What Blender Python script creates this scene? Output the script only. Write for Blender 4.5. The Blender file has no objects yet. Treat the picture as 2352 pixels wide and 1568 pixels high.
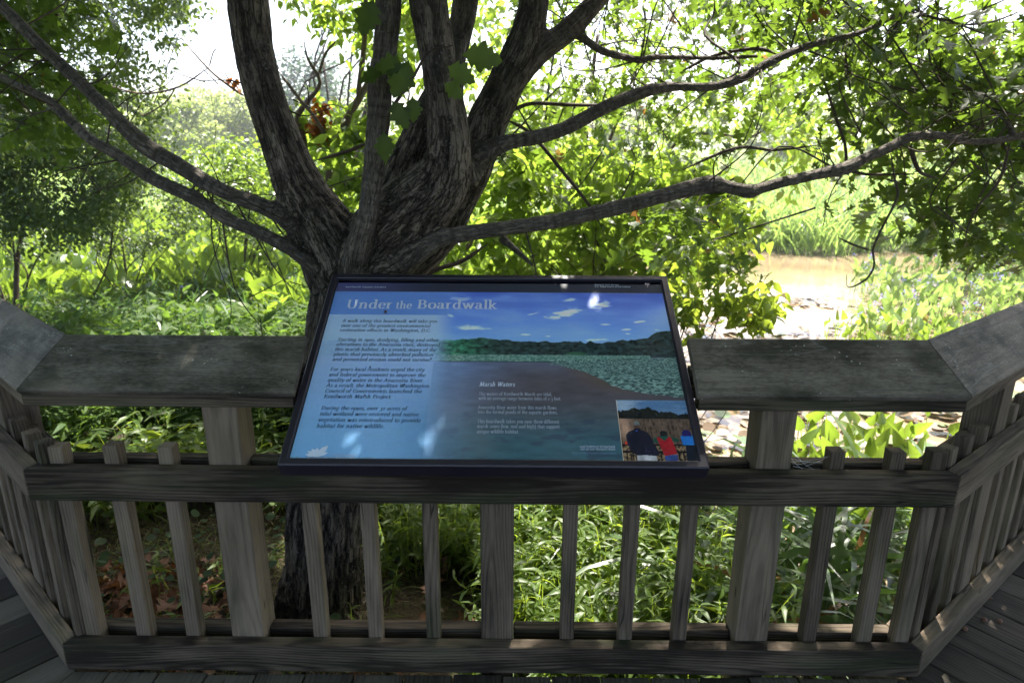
import bpy, bmesh, math, random
import numpy as np
from mathutils import Vector, Matrix
random.seed(7); RNG = np.random.default_rng(11)
SC = bpy.context.scene; COL = SC.collection

# ------------------------------------------------------------------ camera
FPX = 1522.12                       # focal length in pixels of a 2352 px wide frame
PIT, ROL, YAW = math.radians(16.4207), math.radians(-.2752), math.radians(-.3301)
CAMZ = 1.42
def ray(x, y):
    u = (x-1176)/FPX; v = -(y-784)/FPX
    c, s = math.cos(ROL), math.sin(ROL); u, v = u*c+v*s, -u*s+v*c
    d = (u, math.cos(PIT)+v*math.sin(PIT), -math.sin(PIT)+v*math.cos(PIT))
    c, s = math.cos(-YAW), math.sin(-YAW)
    return Vector((d[0]*c-d[1]*s, d[0]*s+d[1]*c, d[2]))
def P(x, y, Y):                     # world point seen at photo position x, y at forward distance Y
    d = ray(x, y); return d*(Y/d.y)+Vector((0, 0, CAMZ))
def PZ(x, y, z):
    d = ray(x, y); return d*((z-CAMZ)/d.z)+Vector((0, 0, CAMZ))
def W2R(w, Y, x=1176, y=500):
    d = ray(x, y); return w/2/FPX*Y/d.y/(1+.35*((x-1176)/FPX)**2)
fwd = ray(1176, 784).normalized(); up_ = (ray(1176, 684)-ray(1176, 784)).normalized(); rt = fwd.cross(up_).normalized(); up_ = rt.cross(fwd)
cd = bpy.data.cameras.new('camera'); cam = bpy.data.objects.new('camera', cd); COL.objects.link(cam)
cam.matrix_world = Matrix((( rt.x, up_.x, -fwd.x, 0), (rt.y, up_.y, -fwd.y, 0), (rt.z, up_.z, -fwd.z, CAMZ), (0, 0, 0, 1)))
cd.sensor_width = 36; cd.lens = FPX/2352*36; cd.clip_start = .05; cd.clip_end = 2000
cd.dof.use_dof = True; cd.dof.focus_distance = 1.75; cd.dof.aperture_fstop = 5.6
SC.camera = cam
# ------------------------------------------------------------------ light
SUN_EL, SUN_AZ = math.radians(61), math.radians(16)
wd = bpy.data.worlds.new('World'); SC.world = wd; wd.use_nodes = True
nt = wd.node_tree; nt.nodes.clear()
sk = nt.nodes.new('ShaderNodeTexSky'); sk.sky_type = 'NISHITA'; sk.sun_disc = False
sk.sun_elevation = SUN_EL; sk.sun_rotation = SUN_AZ; sk.air_density = .7; sk.dust_density = 4.0; sk.ozone_density = 1.0
bg = nt.nodes.new('ShaderNodeBackground'); bg.inputs[1].default_value = .14
ow = nt.nodes.new('ShaderNodeOutputWorld'); nt.links.new(sk.outputs[0], bg.inputs[0]); nt.links.new(bg.outputs[0], ow.inputs[0])
ld = bpy.data.lights.new('sun', 'SUN'); ld.energy = 5; ld.angle = math.radians(.55); ld.color = (1, .95, .86)
sun = bpy.data.objects.new('sun', ld); COL.objects.link(sun)
sdir = Vector((math.sin(SUN_AZ)*math.cos(SUN_EL), math.cos(SUN_AZ)*math.cos(SUN_EL), math.sin(SUN_EL)))
sun.rotation_euler = sdir.to_track_quat('Z', 'Y').to_euler(); sun.location = sdir*30
SC.view_settings.view_transform = 'Standard'; SC.view_settings.look = 'None'
SC.view_settings.exposure = 2.12; SC.view_settings.gamma = 1
SC.render.engine = 'CYCLES'
SC.cycles.max_bounces = 8; SC.cycles.diffuse_bounces = 4; SC.cycles.transmission_bounces = 5; SC.cycles.transparent_max_bounces = 6

# ------------------------------------------------------------------ helpers
def lin(r, g, b):
    f = lambda c: (c/255/12.92) if c/255 <= .04045 else ((c/255+.055)/1.055)**2.4
    return (f(r), f(g), f(b), 1)
def tag(o, label=None, cat=None, group=None, kind=None):
    if label: o['label'] = label
    if cat: o['category'] = cat
    if group: o['group'] = group
    if kind: o['kind'] = kind
    return o
def link(name, me, mat=None, parent=None):
    o = bpy.data.objects.new(name, me); COL.objects.link(o)
    if mat is not None:
        for m in (mat if isinstance(mat, (list, tuple)) else [mat]): me.materials.append(m)
    if parent: o.parent = parent
    return o
def empty(name, loc=(0, 0, 0)):
    o = bpy.data.objects.new(name, None); COL.objects.link(o); o.location = loc; o.empty_display_size = .1; return o
def child(name, me, mat, root):     # mesh is in world coordinates, root only translated
    o = link(name, me, mat); o.parent = root
    o.matrix_parent_inverse = Matrix.Translation(-Vector(root.location)); return o
def np_mesh(name, V, F, smooth=False, attrs=None):
    me = bpy.data.meshes.new(name); V = np.asarray(V, np.float32); F = np.asarray(F, np.int32); k = F.shape[1]
    me.vertices.add(len(V)); me.vertices.foreach_set('co', V.ravel())
    me.loops.add(F.size); me.loops.foreach_set('vertex_index', F.ravel())
    me.polygons.add(len(F)); me.polygons.foreach_set('loop_start', np.arange(0, F.size, k, dtype=np.int32))
    try: me.polygons.foreach_set('loop_total', np.full(len(F), k, np.int32))
    except Exception: pass
    if smooth: me.polygons.foreach_set('use_smooth', np.ones(len(F), bool))
    me.update(calc_edges=True)
    for n, (t, a) in (attrs or {}).items():
        at = me.attributes.new(n, t, 'POINT')
        at.data.foreach_set({'FLOAT': 'value', 'FLOAT_VECTOR': 'vector', 'FLOAT_COLOR': 'color'}[t], np.asarray(a, np.float32).ravel())
    return me
_tab = RNG.random(4096).astype(np.float32)
def vnoise(p):
    p = np.asarray(p, np.float64); i = np.floor(p).astype(np.int64); f = p-i; f = f*f*(3-2*f)
    def h(a, b, c): return _tab[((a*73856093) ^ (b*19349663) ^ (c*83492791)) & 4095]
    x, y, z = i[..., 0], i[..., 1], i[..., 2]; fx, fy, fz = f[..., 0], f[..., 1], f[..., 2]
    L = lambda a, b, t: a+(b-a)*t
    return L(L(L(h(x, y, z), h(x+1, y, z), fx), L(h(x, y+1, z), h(x+1, y+1, z), fx), fy),
             L(L(h(x, y, z+1), h(x+1, y, z+1), fx), L(h(x, y+1, z+1), h(x+1, y+1, z+1), fx), fy), fz)
def fbm(p, o=4):
    s = 0; a = .5; p = np.asarray(p, float)
    for k in range(o): s = s+a*vnoise(p*2**k+17.3*k); a *= .5
    return s/(1-.5**o)
def sstep(a, b, x): t = np.clip((x-a)/(b-a), 0, 1); return t*t*(3-2*t)

# ------------------------------------------------------------------ materials
class NT:
    def __init__(s, name):
        s.m = bpy.data.materials.new(name); s.m.use_nodes = True; s.t = s.m.node_tree; s.t.nodes.clear()
        s.out = s.n('ShaderNodeOutputMaterial')
    def n(s, typ, **kw):
        nd = s.t.nodes.new(typ)
        for k, v in kw.items(): setattr(nd, k, v)
        return nd
    def l(s, a, b): s.t.links.new(a, b)
    def math(s, op, a, b=None, c=None, clamp=False):
        nd = s.n('ShaderNodeMath', operation=op); nd.use_clamp = clamp
        for i, x in enumerate((a, b, c)):
            if x is None: continue
            if isinstance(x, (int, float)): nd.inputs[i].default_value = x
            else: s.l(x, nd.inputs[i])
        return nd.outputs[0]
    def attr(s, name): return s.n('ShaderNodeAttribute', attribute_name=name)
    def noise(s, vec, scale=(1, 1, 1), sc=1, det=3, rough=.5):
        mp = s.n('ShaderNodeMapping'); mp.inputs['Scale'].default_value = scale; s.l(vec, mp.inputs[0])
        nz = s.n('ShaderNodeTexNoise'); nz.inputs['Scale'].default_value = sc; nz.inputs['Detail'].default_value = det; nz.inputs['Roughness'].default_value = rough
        s.l(mp.outputs[0], nz.inputs['Vector']); return nz.outputs['Fac']
    def ramp(s, fac, a, b, lo=0., hi=1., clamp=True):
        nd = s.n('ShaderNodeMapRange'); nd.inputs[1].default_value = a; nd.inputs[2].default_value = b; nd.inputs[3].default_value = lo; nd.inputs[4].default_value = hi
        s.l(fac, nd.inputs[0]); return nd.outputs[0]
    def mix(s, fac, a, b, bt='MIX'):
        nd = s.n('ShaderNodeMix', data_type='RGBA', blend_type=bt)
        for i, x in ((0, fac), (6, a), (7, b)):
            if isinstance(x, (int, float)): nd.inputs[i].default_value = x
            elif isinstance(x, tuple): nd.inputs[i].default_value = x if len(x) == 4 else (*x, 1)
            else: s.l(x, nd.inputs[i])
        return nd.outputs[2]
    def bsdf(s, col, rough=.6, spec=.5, normal=None, metal=0):
        b = s.n('ShaderNodeBsdfPrincipled')
        for k, x in (('Base Color', col), ('Roughness', rough)):
            if isinstance(x, (int, float)): b.inputs[k].default_value = x
            elif isinstance(x, tuple): b.inputs[k].default_value = x if len(x) == 4 else (*x, 1)
            else: s.l(x, b.inputs[k])
        b.inputs['Specular IOR Level'].default_value = spec; b.inputs['Metallic'].default_value = metal
        if normal is not None: s.l(normal, b.inputs['Normal'])
        return b
    def bump(s, h, strength=.5, dist=.002):
        b = s.n('ShaderNodeBump'); b.inputs['Strength'].default_value = strength; b.inputs['Distance'].default_value = dist; s.l(h, b.inputs['Height']); return b.outputs[0]
    def done(s, sh): s.l(sh, s.out.inputs[0]); return s.m
def sep(N, v): nd = N.n('ShaderNodeSeparateXYZ'); N.l(v, nd.inputs[0]); return nd.outputs
def comb(N, x, y, z):
    nd = N.n('ShaderNodeCombineXYZ')
    for i, q in enumerate((x, y, z)):
        if isinstance(q, (int, float)): nd.inputs[i].default_value = q
        else: N.l(q, nd.inputs[i])
    return nd.outputs[0]

def wood_material(name, dark, light, algae=.35, ring=.0075):
    N = NT(name); g = N.attr('grain').outputs['Vector']; tone = N.attr('tone').outputs['Fac']
    x, y, z = sep(N, g)
    n1 = N.noise(g, (1.0, 1.6, 1.6), 1, 1.5); n2 = N.noise(g, (2.6, 5, 5), 1.1, 1)
    r2 = N.math('ADD', N.math('MULTIPLY', y, y), N.math('MULTIPLY', z, z)); r = N.math('SQRT', r2)
    d = N.math('ADD', r, N.math('MULTIPLY', n1, .085)); d = N.math('ADD', d, N.math('MULTIPLY', n2, .012))
    rg = N.math('SINE', N.math('MULTIPLY', d, 6.283/ring))
    rg = N.ramp(rg, -.2, 1, 0, 1)
    fib = N.noise(g, (9, 420, 420), 1, 3, .65); fib2 = N.noise(g, (2.2, 150, 150), 1, 2, .6); blot = N.noise(g, (2.2, 9, 9), 1, 4, .6)
    f = N.math('ADD', N.math('MULTIPLY', fib, .34), N.math('MULTIPLY', fib2, .26)); f = N.math('SUBTRACT', f, N.math('MULTIPLY', rg, .11)); f = N.math('ADD', f, .14)
    f = N.math('ADD', f, N.math('MULTIPLY', N.math('SUBTRACT', blot, .5), .9)); f = N.math('ADD', f, N.math('MULTIPLY', tone, .30))
    f = N.ramp(f, .18, .74)
    c = N.mix(f, dark, light)
    c = N.mix(N.math('MULTIPLY', N.ramp(N.noise(g, (1.1, 7, 7), 2.3, 3), .5, .72), algae), c, (.045, .062, .025))
    cr = N.noise(g, (1.3, 34, 34), 1, 1); cr = N.math('ABSOLUTE', N.math('SUBTRACT', cr, .5)); cm = N.ramp(N.noise(g, (1.4, 3, 3), 2.7, 1), .56, .64)
    crack = N.math('MULTIPLY', N.ramp(cr, .012, .0, 0, 1), cm)
    c = N.mix(N.math('MULTIPLY', crack, .85), c, (.008, .007, .006))
    # knots
    vo = N.n('ShaderNodeTexVoronoi'); vo.inputs['Scale'].default_value = 1
    mp = N.n('ShaderNodeMapping'); mp.inputs['Scale'].default_value = (3.1, 9, 9); N.l(g, mp.inputs[0]); N.l(mp.outputs[0], vo.inputs['Vector'])
    kn = N.ramp(vo.outputs['Distance'], .075, .03); c = N.mix(N.math('MULTIPLY', kn, .75), c, (.02, .016, .012))
    h = N.math('ADD', N.math('MULTIPLY', fib, .6), N.math('MULTIPLY', rg, -.35)); h = N.math('SUBTRACT', h, N.math('MULTIPLY', crack, 2)); h = N.math('ADD', h, N.math('MULTIPLY', fib2, .5))
    b = N.bsdf(c, .82, .15, N.bump(h, .75, .0022))
    return N.done(b.outputs[0])
M_wood = wood_material('weathered_wood', (.022, .0165, .012, 1), (.245, .190, .135, 1))
M_deck = wood_material('deck_wood', (.032, .026, .021, 1), (.135, .115, .093, 1), .25, .012)
def cap_material():
    N = NT('cap_wood'); g = N.attr('grain').outputs['Vector']
    blot = N.noise(g, (3, 5, 5), 1.3, 5, .6); fine = N.noise(g, (60, 200, 200), 1, 3, .7); mid = N.noise(g, (9, 22, 22), 1, 4, .65)
    f = N.math('ADD', N.math('MULTIPLY', blot, .55), N.math('MULTIPLY', mid, .45)); f = N.math('ADD', f, N.math('MULTIPLY', N.math('SUBTRACT', fine, .5), .5))
    c = N.mix(N.ramp(f, .34, .66), (.036, .034, .022, 1), (.20, .175, .14, 1))
    c = N.mix(N.ramp(N.noise(g, (4, 6, 6), 2.1, 3), .52, .66, 0, .7), c, (.024, .026, .014, 1)); c = N.mix(N.ramp(N.noise(g, (2.5, 90, 90), 1, 3, .6), .5, .62, 0, .35), c, (.02, .018, .014, 1)); c = N.mix(N.ramp(N.noise(g, (3, 4, 4), 1.7, 2), .56, .7, 0, .5), c, (.19, .155, .115, 1))
    vo = N.n('ShaderNodeTexVoronoi'); vo.inputs['Scale'].default_value = 70; N.l(g, vo.inputs['Vector'])
    sp = N.math('MULTIPLY', N.ramp(vo.outputs['Distance'], .20, .12), N.ramp(N.noise(g, (1, 1, 1), 13, 2), .55, .65))
    c = N.mix(N.math('MULTIPLY', sp, .75), c, (.42, .42, .38, 1))
    sc = N.noise(g, (1.2, 14, 14), 1, 1.5); sc = N.ramp(N.math('ABSOLUTE', N.math('SUBTRACT', sc, .5)), .006, .0)
    c = N.mix(N.math('MULTIPLY', sc, .25), c, (.3, .3, .31, 1))
    h = N.math('ADD', N.math('MULTIPLY', fine, .5), mid)
    b = N.bsdf(c, .72, .2, N.bump(h, .5, .0018)); return N.done(b.outputs[0])
M_cap = cap_material()
def simple(name, col, rough=.5, spec=.5, metal=0, bumpscale=None, bs=.3, var=0):
    N = NT(name); tc = N.n('ShaderNodeTexCoord').outputs['Object']; nz = N.noise(tc, (1, 1, 1), bumpscale or 60, 3)
    c = N.mix(N.ramp(nz, .3, .7), tuple(x*(1-var) for x in col[:3])+(1,), tuple(min(1, x*(1+var)) for x in col[:3])+(1,)) if var else col
    b = N.bsdf(c, rough, spec, N.bump(nz, bs, .0006) if bumpscale else None, metal); return N.done(b.outputs[0])
M_frame = simple('frame_paint', lin(33, 29, 42), .38, .6, 0, 420, .35, .15)
M_rust = simple('rusty_screw', lin(58, 38, 32), .6, .5, .4, 300, .4, .4)
M_cream = simple('cream_ink', lin(214, 222, 242), .4); M_faint2 = simple('pale_ink', lin(178, 186, 204), .4); M_navy = simple('navy_ink', lin(24, 30, 66), .4); M_faint = simple('faint_ink', lin(120, 140, 178), .4)
M_edge = simple('print_edge', lin(235, 215, 190), .5)
def leaf_material(name, c1, c2, tr, tcol, rough=.42, spec=.35, dead=0):
    N = NT(name); r = N.attr('rnd').outputs['Fac']
    tc = N.n('ShaderNodeTexCoord').outputs['Object']; nz = N.noise(tc, (1, 1, 1), 34, 2)
    c = N.mix(r, c1, c2); c = N.mix(N.ramp(nz, .35, .75, 0, .4), c, tuple(x*.55 for x in c1[:3])+(1,))
    t = N.mix(r, tcol, tuple(x*.7 for x in tcol[:3])+(1,)); t = N.mix(N.ramp(nz, .35, .75, 0, .35), t, tuple(x*.5 for x in tcol[:3])+(1,))
    if dead:
        dm = N.ramp(r, 1-dead, 1-dead+.005); c = N.mix(dm, c, (.22, .11, .035, 1)); t = N.mix(dm, t, (.25, .12, .03, 1))
    b = N.bsdf(c, rough, spec); tl = N.n('ShaderNodeBsdfTranslucent'); N.l(t, tl.inputs[0])
    mx = N.n('ShaderNodeMixShader'); mx.inputs[0].default_value = tr; N.l(b.outputs[0], mx.inputs[1]); N.l(tl.outputs[0], mx.inputs[2])
    return N.done(mx.outputs[0])
L_oak = leaf_material('oak_leaf', (.032, .062, .018, 1), (.060, .095, .026, 1), .45, (.20, .32, .030, 1), dead=.010)
L_small = leaf_material('small_leaf', (.038, .072, .040, 1), (.070, .110, .045, 1), .42, (.24, .34, .06, 1))
L_bright = leaf_material('bright_leaf', (.085, .125, .022, 1), (.125, .16, .03, 1), .55, (.40, .58, .06, 1))
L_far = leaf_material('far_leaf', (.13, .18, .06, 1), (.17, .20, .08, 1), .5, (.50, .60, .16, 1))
L_blue = leaf_material('blue_leaf', (.04, .075, .06, 1), (.06, .10, .07, 1), .3, (.12, .22, .10, 1))
L_weed = leaf_material('weed_leaf', (.060, .110, .022, 1), (.105, .155, .032, 1), .5, (.42, .55, .05, 1), dead=.008)
L_weed2 = leaf_material('bank_leaf', (.045, .090, .024, 1), (.080, .125, .032, 1), .42, (.17, .29, .035, 1), .55, .12, dead=.004)
L_ivy = leaf_material('ivy_leaf', (.022, .045, .018, 1), (.035, .065, .025, 1), .3, (.1, .2, .03, 1), .65, .2)
L_pick = leaf_material('pickerel_leaf', (.065, .12, .024, 1), (.11, .16, .032, 1), .45, (.32, .47, .045, 1), .3, .5, dead=.002)
L_strap = leaf_material('strap_leaf', (.06, .105, .04, 1), (.10, .15, .06, 1), .38, (.22, .38, .06, 1), .35, .5, dead=.02)
L_strap2 = leaf_material('dark_strap_leaf', (.03, .075, .035, 1), (.055, .11, .045, 1), .35, (.16, .32, .05, 1), .35, .4)
L_reed = leaf_material('reed_leaf', (.09, .16, .045, 1), (.15, .20, .06, 1), .5, (.38, .55, .12, 1), dead=.004)
L_dry = leaf_material('dry_grass', (.085, .066, .04, 1), (.19, .155, .10, 1), .3, (.3, .24, .12, 1), .7, .1)
L_dead = leaf_material('dead_leaf', (.10, .045, .022, 1), (.24, .13, .085, 1), .25, (.25, .10, .03, 1), .6, .2)
L_orange = leaf_material('orange_leaf', (.22, .08, .02, 1), (.32, .13, .03, 1), .4, (.5, .16, .02, 1), .6, .2)
L_float = leaf_material('floating_leaf', (.11, .065, .035, 1), (.26, .20, .12, 1), .2, (.3, .22, .1, 1), .4, .5)
L_lily = leaf_material('lily_leaf', (.07, .13, .05, 1), (.14, .17, .06, 1), .2, (.3, .4, .08, 1), .25, .6)
M_stem = simple('green_stem', (.06, .10, .03, 1), .6); M_twig = simple('twig_bark', (.07, .052, .042, 1), .8, .2, 0, 120, .5, .4)
M_pinktwig = simple('pale_twig', (.17, .125, .10, 1), .8, .2, 0, 90, .5, .3)

def bark_material():
    N = NT('bark'); g = N.attr('bark').outputs['Vector']; rad = N.attr('rad').outputs['Fac']; dsp = N.attr('ridge').outputs['Fac']
    fis = N.noise(g, (62, 62, 13), 1, 5, .62); fine = N.noise(g, (150, 150, 60), 1, 4, .7); big = N.noise(g, (3, 3, 1.2), 1, 3)
    bands = N.noise(g, (6, 6, 60), 1, 2)
    f = N.math('ADD', N.math('MULTIPLY', fis, .70), N.math('MULTIPLY', fine, .60)); f = N.math('ADD', f, N.math('MULTIPLY', dsp, .35))
    c = N.mix(N.ramp(f, .60, 1.02), (.036, .029, .023, 1), (.26, .215, .17, 1))
    fz = N.noise(g, (46, 46, 8), 1, 3, .55); fl_ = N.ramp(N.math('ABSOLUTE', N.math('SUBTRACT', fz, .5)), .055, .004); fz2 = N.noise(g, (95, 95, 22), 1, 2, .5); fl2_ = N.ramp(N.math('ABSOLUTE', N.math('SUBTRACT', fz2, .5)), .04, .0, 0, .7)
    fl_ = N.math('MAXIMUM', fl_, fl2_); c = N.mix(N.math('MULTIPLY', fl_, .85), c, (.008, .006, .005, 1))
    thin = N.ramp(rad, .075, .03)
    c = N.mix(N.math('MULTIPLY', thin, .75), c, N.mix(N.ramp(N.math('ADD', N.math('MULTIPLY', bands, .6), N.math('MULTIPLY', fine, .4)), .35, .65), (.075, .066, .056, 1), (.25, .22, .185, 1)))  # banded thin-limb bark, its colour lightened to imitate sun on the limbs
    c = N.mix(N.ramp(big, .52, .72, 0, .35), c, (.055, .060, .028, 1))
    vo = N.n('ShaderNodeTexVoronoi'); vo.inputs['Scale'].default_value = 75; N.l(N.n('ShaderNodeTexCoord').outputs['Object'], vo.inputs['Vector'])
    lich = N.math('MULTIPLY', N.ramp(vo.outputs['Distance'], .3, .14), N.ramp(N.noise(g, (1, 1, 1), 8, 2), .54, .64)); c = N.mix(N.math('MULTIPLY', lich, .6), c, (.30, .30, .28, 1))
    h = N.math('SUBTRACT', N.math('ADD', N.math('MULTIPLY', fis, .9), N.math('MULTIPLY', fine, .5)), N.math('MULTIPLY', fl_, .8))
    b = N.bsdf(c, .88, .2, N.bump(h, 1, .012)); return N.done(b.outputs[0])
M_bark = bark_material()

# ------------------------------------------------------------------ geometry generators
def prism(pts, z0, z1, bev, axis, seed=None, tone=None, pith=(.03, .02), jitter=0):
    """solid board: plan polygon pts raised from z0 to z1, edges eased; grain runs along axis"""
    bm = bmesh.new(); vs = [bm.verts.new((p[0], p[1], z0)) for p in pts]; f = bm.faces.new(vs)
    bmesh.ops.recalc_face_normals(bm, faces=[f])
    r = bmesh.ops.extrude_face_region(bm, geom=[f])
    for v in r['geom']:
        if isinstance(v, bmesh.types.BMVert): v.co.z = z1
    bmesh.ops.recalc_face_normals(bm, faces=bm.faces)
    if bev: bmesh.ops.bevel(bm, geom=bm.edges[:], offset=bev, segments=2, profile=.5, affect='EDGES')
    me = bpy.data.meshes.new('board'); bm.to_mesh(me); bm.free()
    grain(me, axis, tone, pith); return me
def grain(me, axis, tone=None, pith=(.03, .02)):
    n = len(me.vertices); co = np.empty(n*3, np.float32); me.vertices.foreach_get('co', co); co = co.reshape(-1, 3)
    a = np.array(axis, float); a /= np.linalg.norm(a); ref = np.array((0, 0, 1.)) if abs(a[2]) < .9 else np.array((0, 1., 0))
    b = np.cross(ref, a); b /= np.linalg.norm(b); c = np.cross(a, b); ctr = co.mean(0)
    q = np.stack([co@a+random.uniform(0, 40), (co-ctr)@b+random.choice((-1, 1))*random.uniform(.3, 1)*pith[0], (co-ctr)@c+random.choice((-1, 1))*random.uniform(.3, 1)*pith[1]], 1)
    at = me.attributes.new('grain', 'FLOAT_VECTOR', 'POINT'); at.data.foreach_set('vector', q.astype(np.float32).ravel())
    at = me.attributes.new('tone', 'FLOAT', 'POINT'); at.data.foreach_set('value', np.full(n, random.uniform(-1, 1) if tone is None else tone, np.float32))
def tube_np(pts, rad, ns=8, cap=True):
    pts = np.asarray(pts, float); n = len(pts); t = np.gradient(pts, axis=0); t /= np.linalg.norm(t, axis=1)[:, None]+1e-9
    ref = np.array((0, 0, 1.)) if abs(t[0][2]) < .8 else np.array((1., 0, 0)); V = []
    u = np.cross(t[0], ref); u /= np.linalg.norm(u)
    an = np.arange(ns)*2*math.pi/ns
    for i in range(n):
        u = u-t[i]*(u@t[i]); u /= np.linalg.norm(u)+1e-9; w = np.cross(t[i], u)
        V.append(pts[i]+rad[i]*(np.cos(an)[:, None]*u+np.sin(an)[:, None]*w))
    V = np.concatenate(V); F = []
    for i in range(n-1):
        for k in range(ns): F.append((i*ns+k, i*ns+(k+1) % ns, (i+1)*ns+(k+1) % ns, (i+1)*ns+k))
    if cap:
        V = np.concatenate([V, [pts[0]], [pts[-1]]]); a, b = len(V)-2, len(V)-1
        for k in range(0, ns, 2):
            F.append((a, (k+2) % ns, (k+1) % ns, k)); e = (n-1)*ns; F.append((b, e+k, e+(k+1) % ns, e+(k+2) % ns))
    return V, np.array(F)
def tubes(lst, ns=6):
    VV, FF, o = [], [], 0
    for p, r in lst:
        V, F = tube_np(p, r, ns); VV.append(V); FF.append(F+o); o += len(V)
    return np.concatenate(VV), np.concatenate(FF)
def catmull(pts, k=6):
    pts = np.asarray(pts, float); p = np.vstack([2*pts[0]-pts[1], pts, 2*pts[-1]-pts[-2]]); out = []
    for i in range(1, len(p)-2):
        for t in np.arange(k)/k:
            out.append(.5*((2*p[i])+(-p[i-1]+p[i+1])*t+(2*p[i-1]-5*p[i]+4*p[i+1]-p[i+2])*t*t+(-p[i-1]+3*p[i]-3*p[i+1]+p[i+2])*t**3))
    out.append(p[-2]); return np.array(out)
def strip_template(xs, ys, fold=.25, bend=-.25, wav=0):
    """leaf along +x from the origin: midrib vertices and the two outline halves"""
    xs = np.array(xs, float); ys = np.array(ys, float); n = len(xs); zm = bend*xs**2
    V = [(x, 0, z) for x, z in zip(xs, zm)]+[(x, y, z+fold*y+wav*math.sin(9*x)) for x, y, z in zip(xs, ys, zm)]+[(x, -y, z+fold*y-wav*math.sin(9*x+1)) for x, y, z in zip(xs, ys, zm)]
    F = []
    for i in range(n-1):
        F.append((i, i+1, n+i+1, n+i)); F.append((i, 2*n+i, 2*n+i+1, i+1))
    return np.array(V), np.array(F)
T_oak = strip_template([0, .14, .2, .29, .33, .44, .52, .56, .69, .73, .86, .88, 1], [.012, .015, .06, .20, .07, .36, .33, .07, .30, .06, .16, .05, 0], .22, -.32, .02)
T_oaklo = strip_template([0, .16, .27, .36, .47, .57, .68, .77, 1], [.01, .03, .25, .10, .38, .11, .31, .08, 0], .22, -.28)
T_front = strip_template([0, .10, .2, .30, .36, .46, .55, .61, .72, .78, .88, .92, 1], [.012, .05, .17, .30, .20, .34, .38, .22, .28, .14, .15, .08, 0], .18, -.3, .03)
T_ov = strip_template([0, .12, .35, .65, 1], [.01, .12, .25, .19, 0], .3, -.3)
T_lance = strip_template([0, .15, .45, 1], [.01, .075, .11, 0], .3, -.45)
T_dia = strip_template([0, .45, 1], [.02, .3, 0], .25, -.15)
T_pick = strip_template([0, .04, .15, .4, .75, 1], [.01, .16, .23, .2, .1, 0], .35, -.22)
T_round = strip_template([-.5, -.42, -.2, .1, .35, .5], [0, .26, .46, .48, .34, 0], .03, .03)
_x = np.linspace(0, 1, 6); T_blade = (np.array([(x, s*.5*(1-x)**.5*(1 if x > 0 else .7), 0) for s in (-1, 1) for x in _x]), np.array([(i, i+1, 7+i, 6+i) for i in range(5)]))
def unit(a): return a/(np.linalg.norm(a, axis=-1, keepdims=True)+1e-9)
def leaves_geo(base, d, up, size, T, wid=1.):
    tv, tf = T; base = np.asarray(base); N = len(base); d = unit(d); z = up-d*(up*d).sum(-1, keepdims=True); z = unit(z); y = np.cross(z, d)
    size = np.broadcast_to(size, (N,)); wid = np.broadcast_to(wid, (N,))
    V = base[:, None]+size[:, None, None]*(tv[None, :, 0, None]*d[:, None]+wid[:, None, None]*tv[None, :, 1, None]*y[:, None]+tv[None, :, 2, None]*z[:, None])
    F = tf[None]+(np.arange(N)*len(tv))[:, None, None]
    return V.reshape(-1, 3), F.reshape(-1, tf.shape[1]), np.repeat(RNG.random(N), len(tv))
def blades_geo(base, d, length, width, droop):
    """grass / strap blades: start direction d, curving down under droop"""
    N = len(base); k = 6; s = np.linspace(0, 1, k); d = unit(d); hz = d.copy(); hz[:, 2] = 0; hz = unit(hz+1e-6)
    side = unit(np.cross(d, np.array((0, 0, 1.)))+RNG.normal(0, .25, (N, 3))); pts = []
    cur = np.array(base, float); dirc = d.copy(); pts.append(cur.copy())
    for i in range(k-1):
        cur = cur+dirc*(length/(k-1))[:, None]; pts.append(cur.copy()); dirc = unit(dirc+hz*(droop*.35)[:, None]-np.array((0, 0, 1.))*(droop*(.15+.2*i))[:, None])
    pts = np.array(pts).transpose(1, 0, 2); w = (width[:, None]*.5*np.array([.8, 1, 1, .85, .55, .03])[None])[..., None]*side[:, None]
    V = np.concatenate([pts-w, pts+w], 1); T = np.array([(i, i+1, k+i+1, k+i) for i in range(k-1)])
    F = T[None]+(np.arange(N)*2*k)[:, None, None]
    return V.reshape(-1, 3), F.reshape(-1, 4), np.repeat(RNG.random(N), 2*k)
def join_geo(*gs):
    VV, FF, RR, o = [], [], [], 0
    for V, F, R in gs: VV.append(V); FF.append(F+o); RR.append(R); o += len(V)
    return np.concatenate(VV), np.concatenate(FF), np.concatenate(RR)
def leaf_obj(name, geo, mat, root=None):
    V, F, R = geo; me = np_mesh(name, V, F, True, {'rnd': ('FLOAT', R)})
    return child(name, me, mat, root) if root else link(name, me, mat)
def rdir(n, zlo=-.5, zhi=.4):
    a = RNG.uniform(0, 2*math.pi, n); return np.stack([np.cos(a), np.sin(a), RNG.uniform(zlo, zhi, n)], 1)
def nearup(n, s=.5): return unit(np.array((0, 0, 1.))+RNG.normal(0, s, (n, 3)))
def clump_leaves(centers, radii, per, size, T, flat=.7, droop=(-.8, .3), ups=.55, wid=1.):
    c = np.repeat(centers, per, 0); r = np.repeat(radii, per); n = len(c)
    q = unit(RNG.normal(0, 1, (n, 3)))*(RNG.random(n)**.5)[:, None]*r[:, None]; q[:, 2] *= flat
    return leaves_geo(c+q, rdir(n, *droop), nearup(n, ups), size*RNG.uniform(.65, 1.25, n), T, wid)

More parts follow.
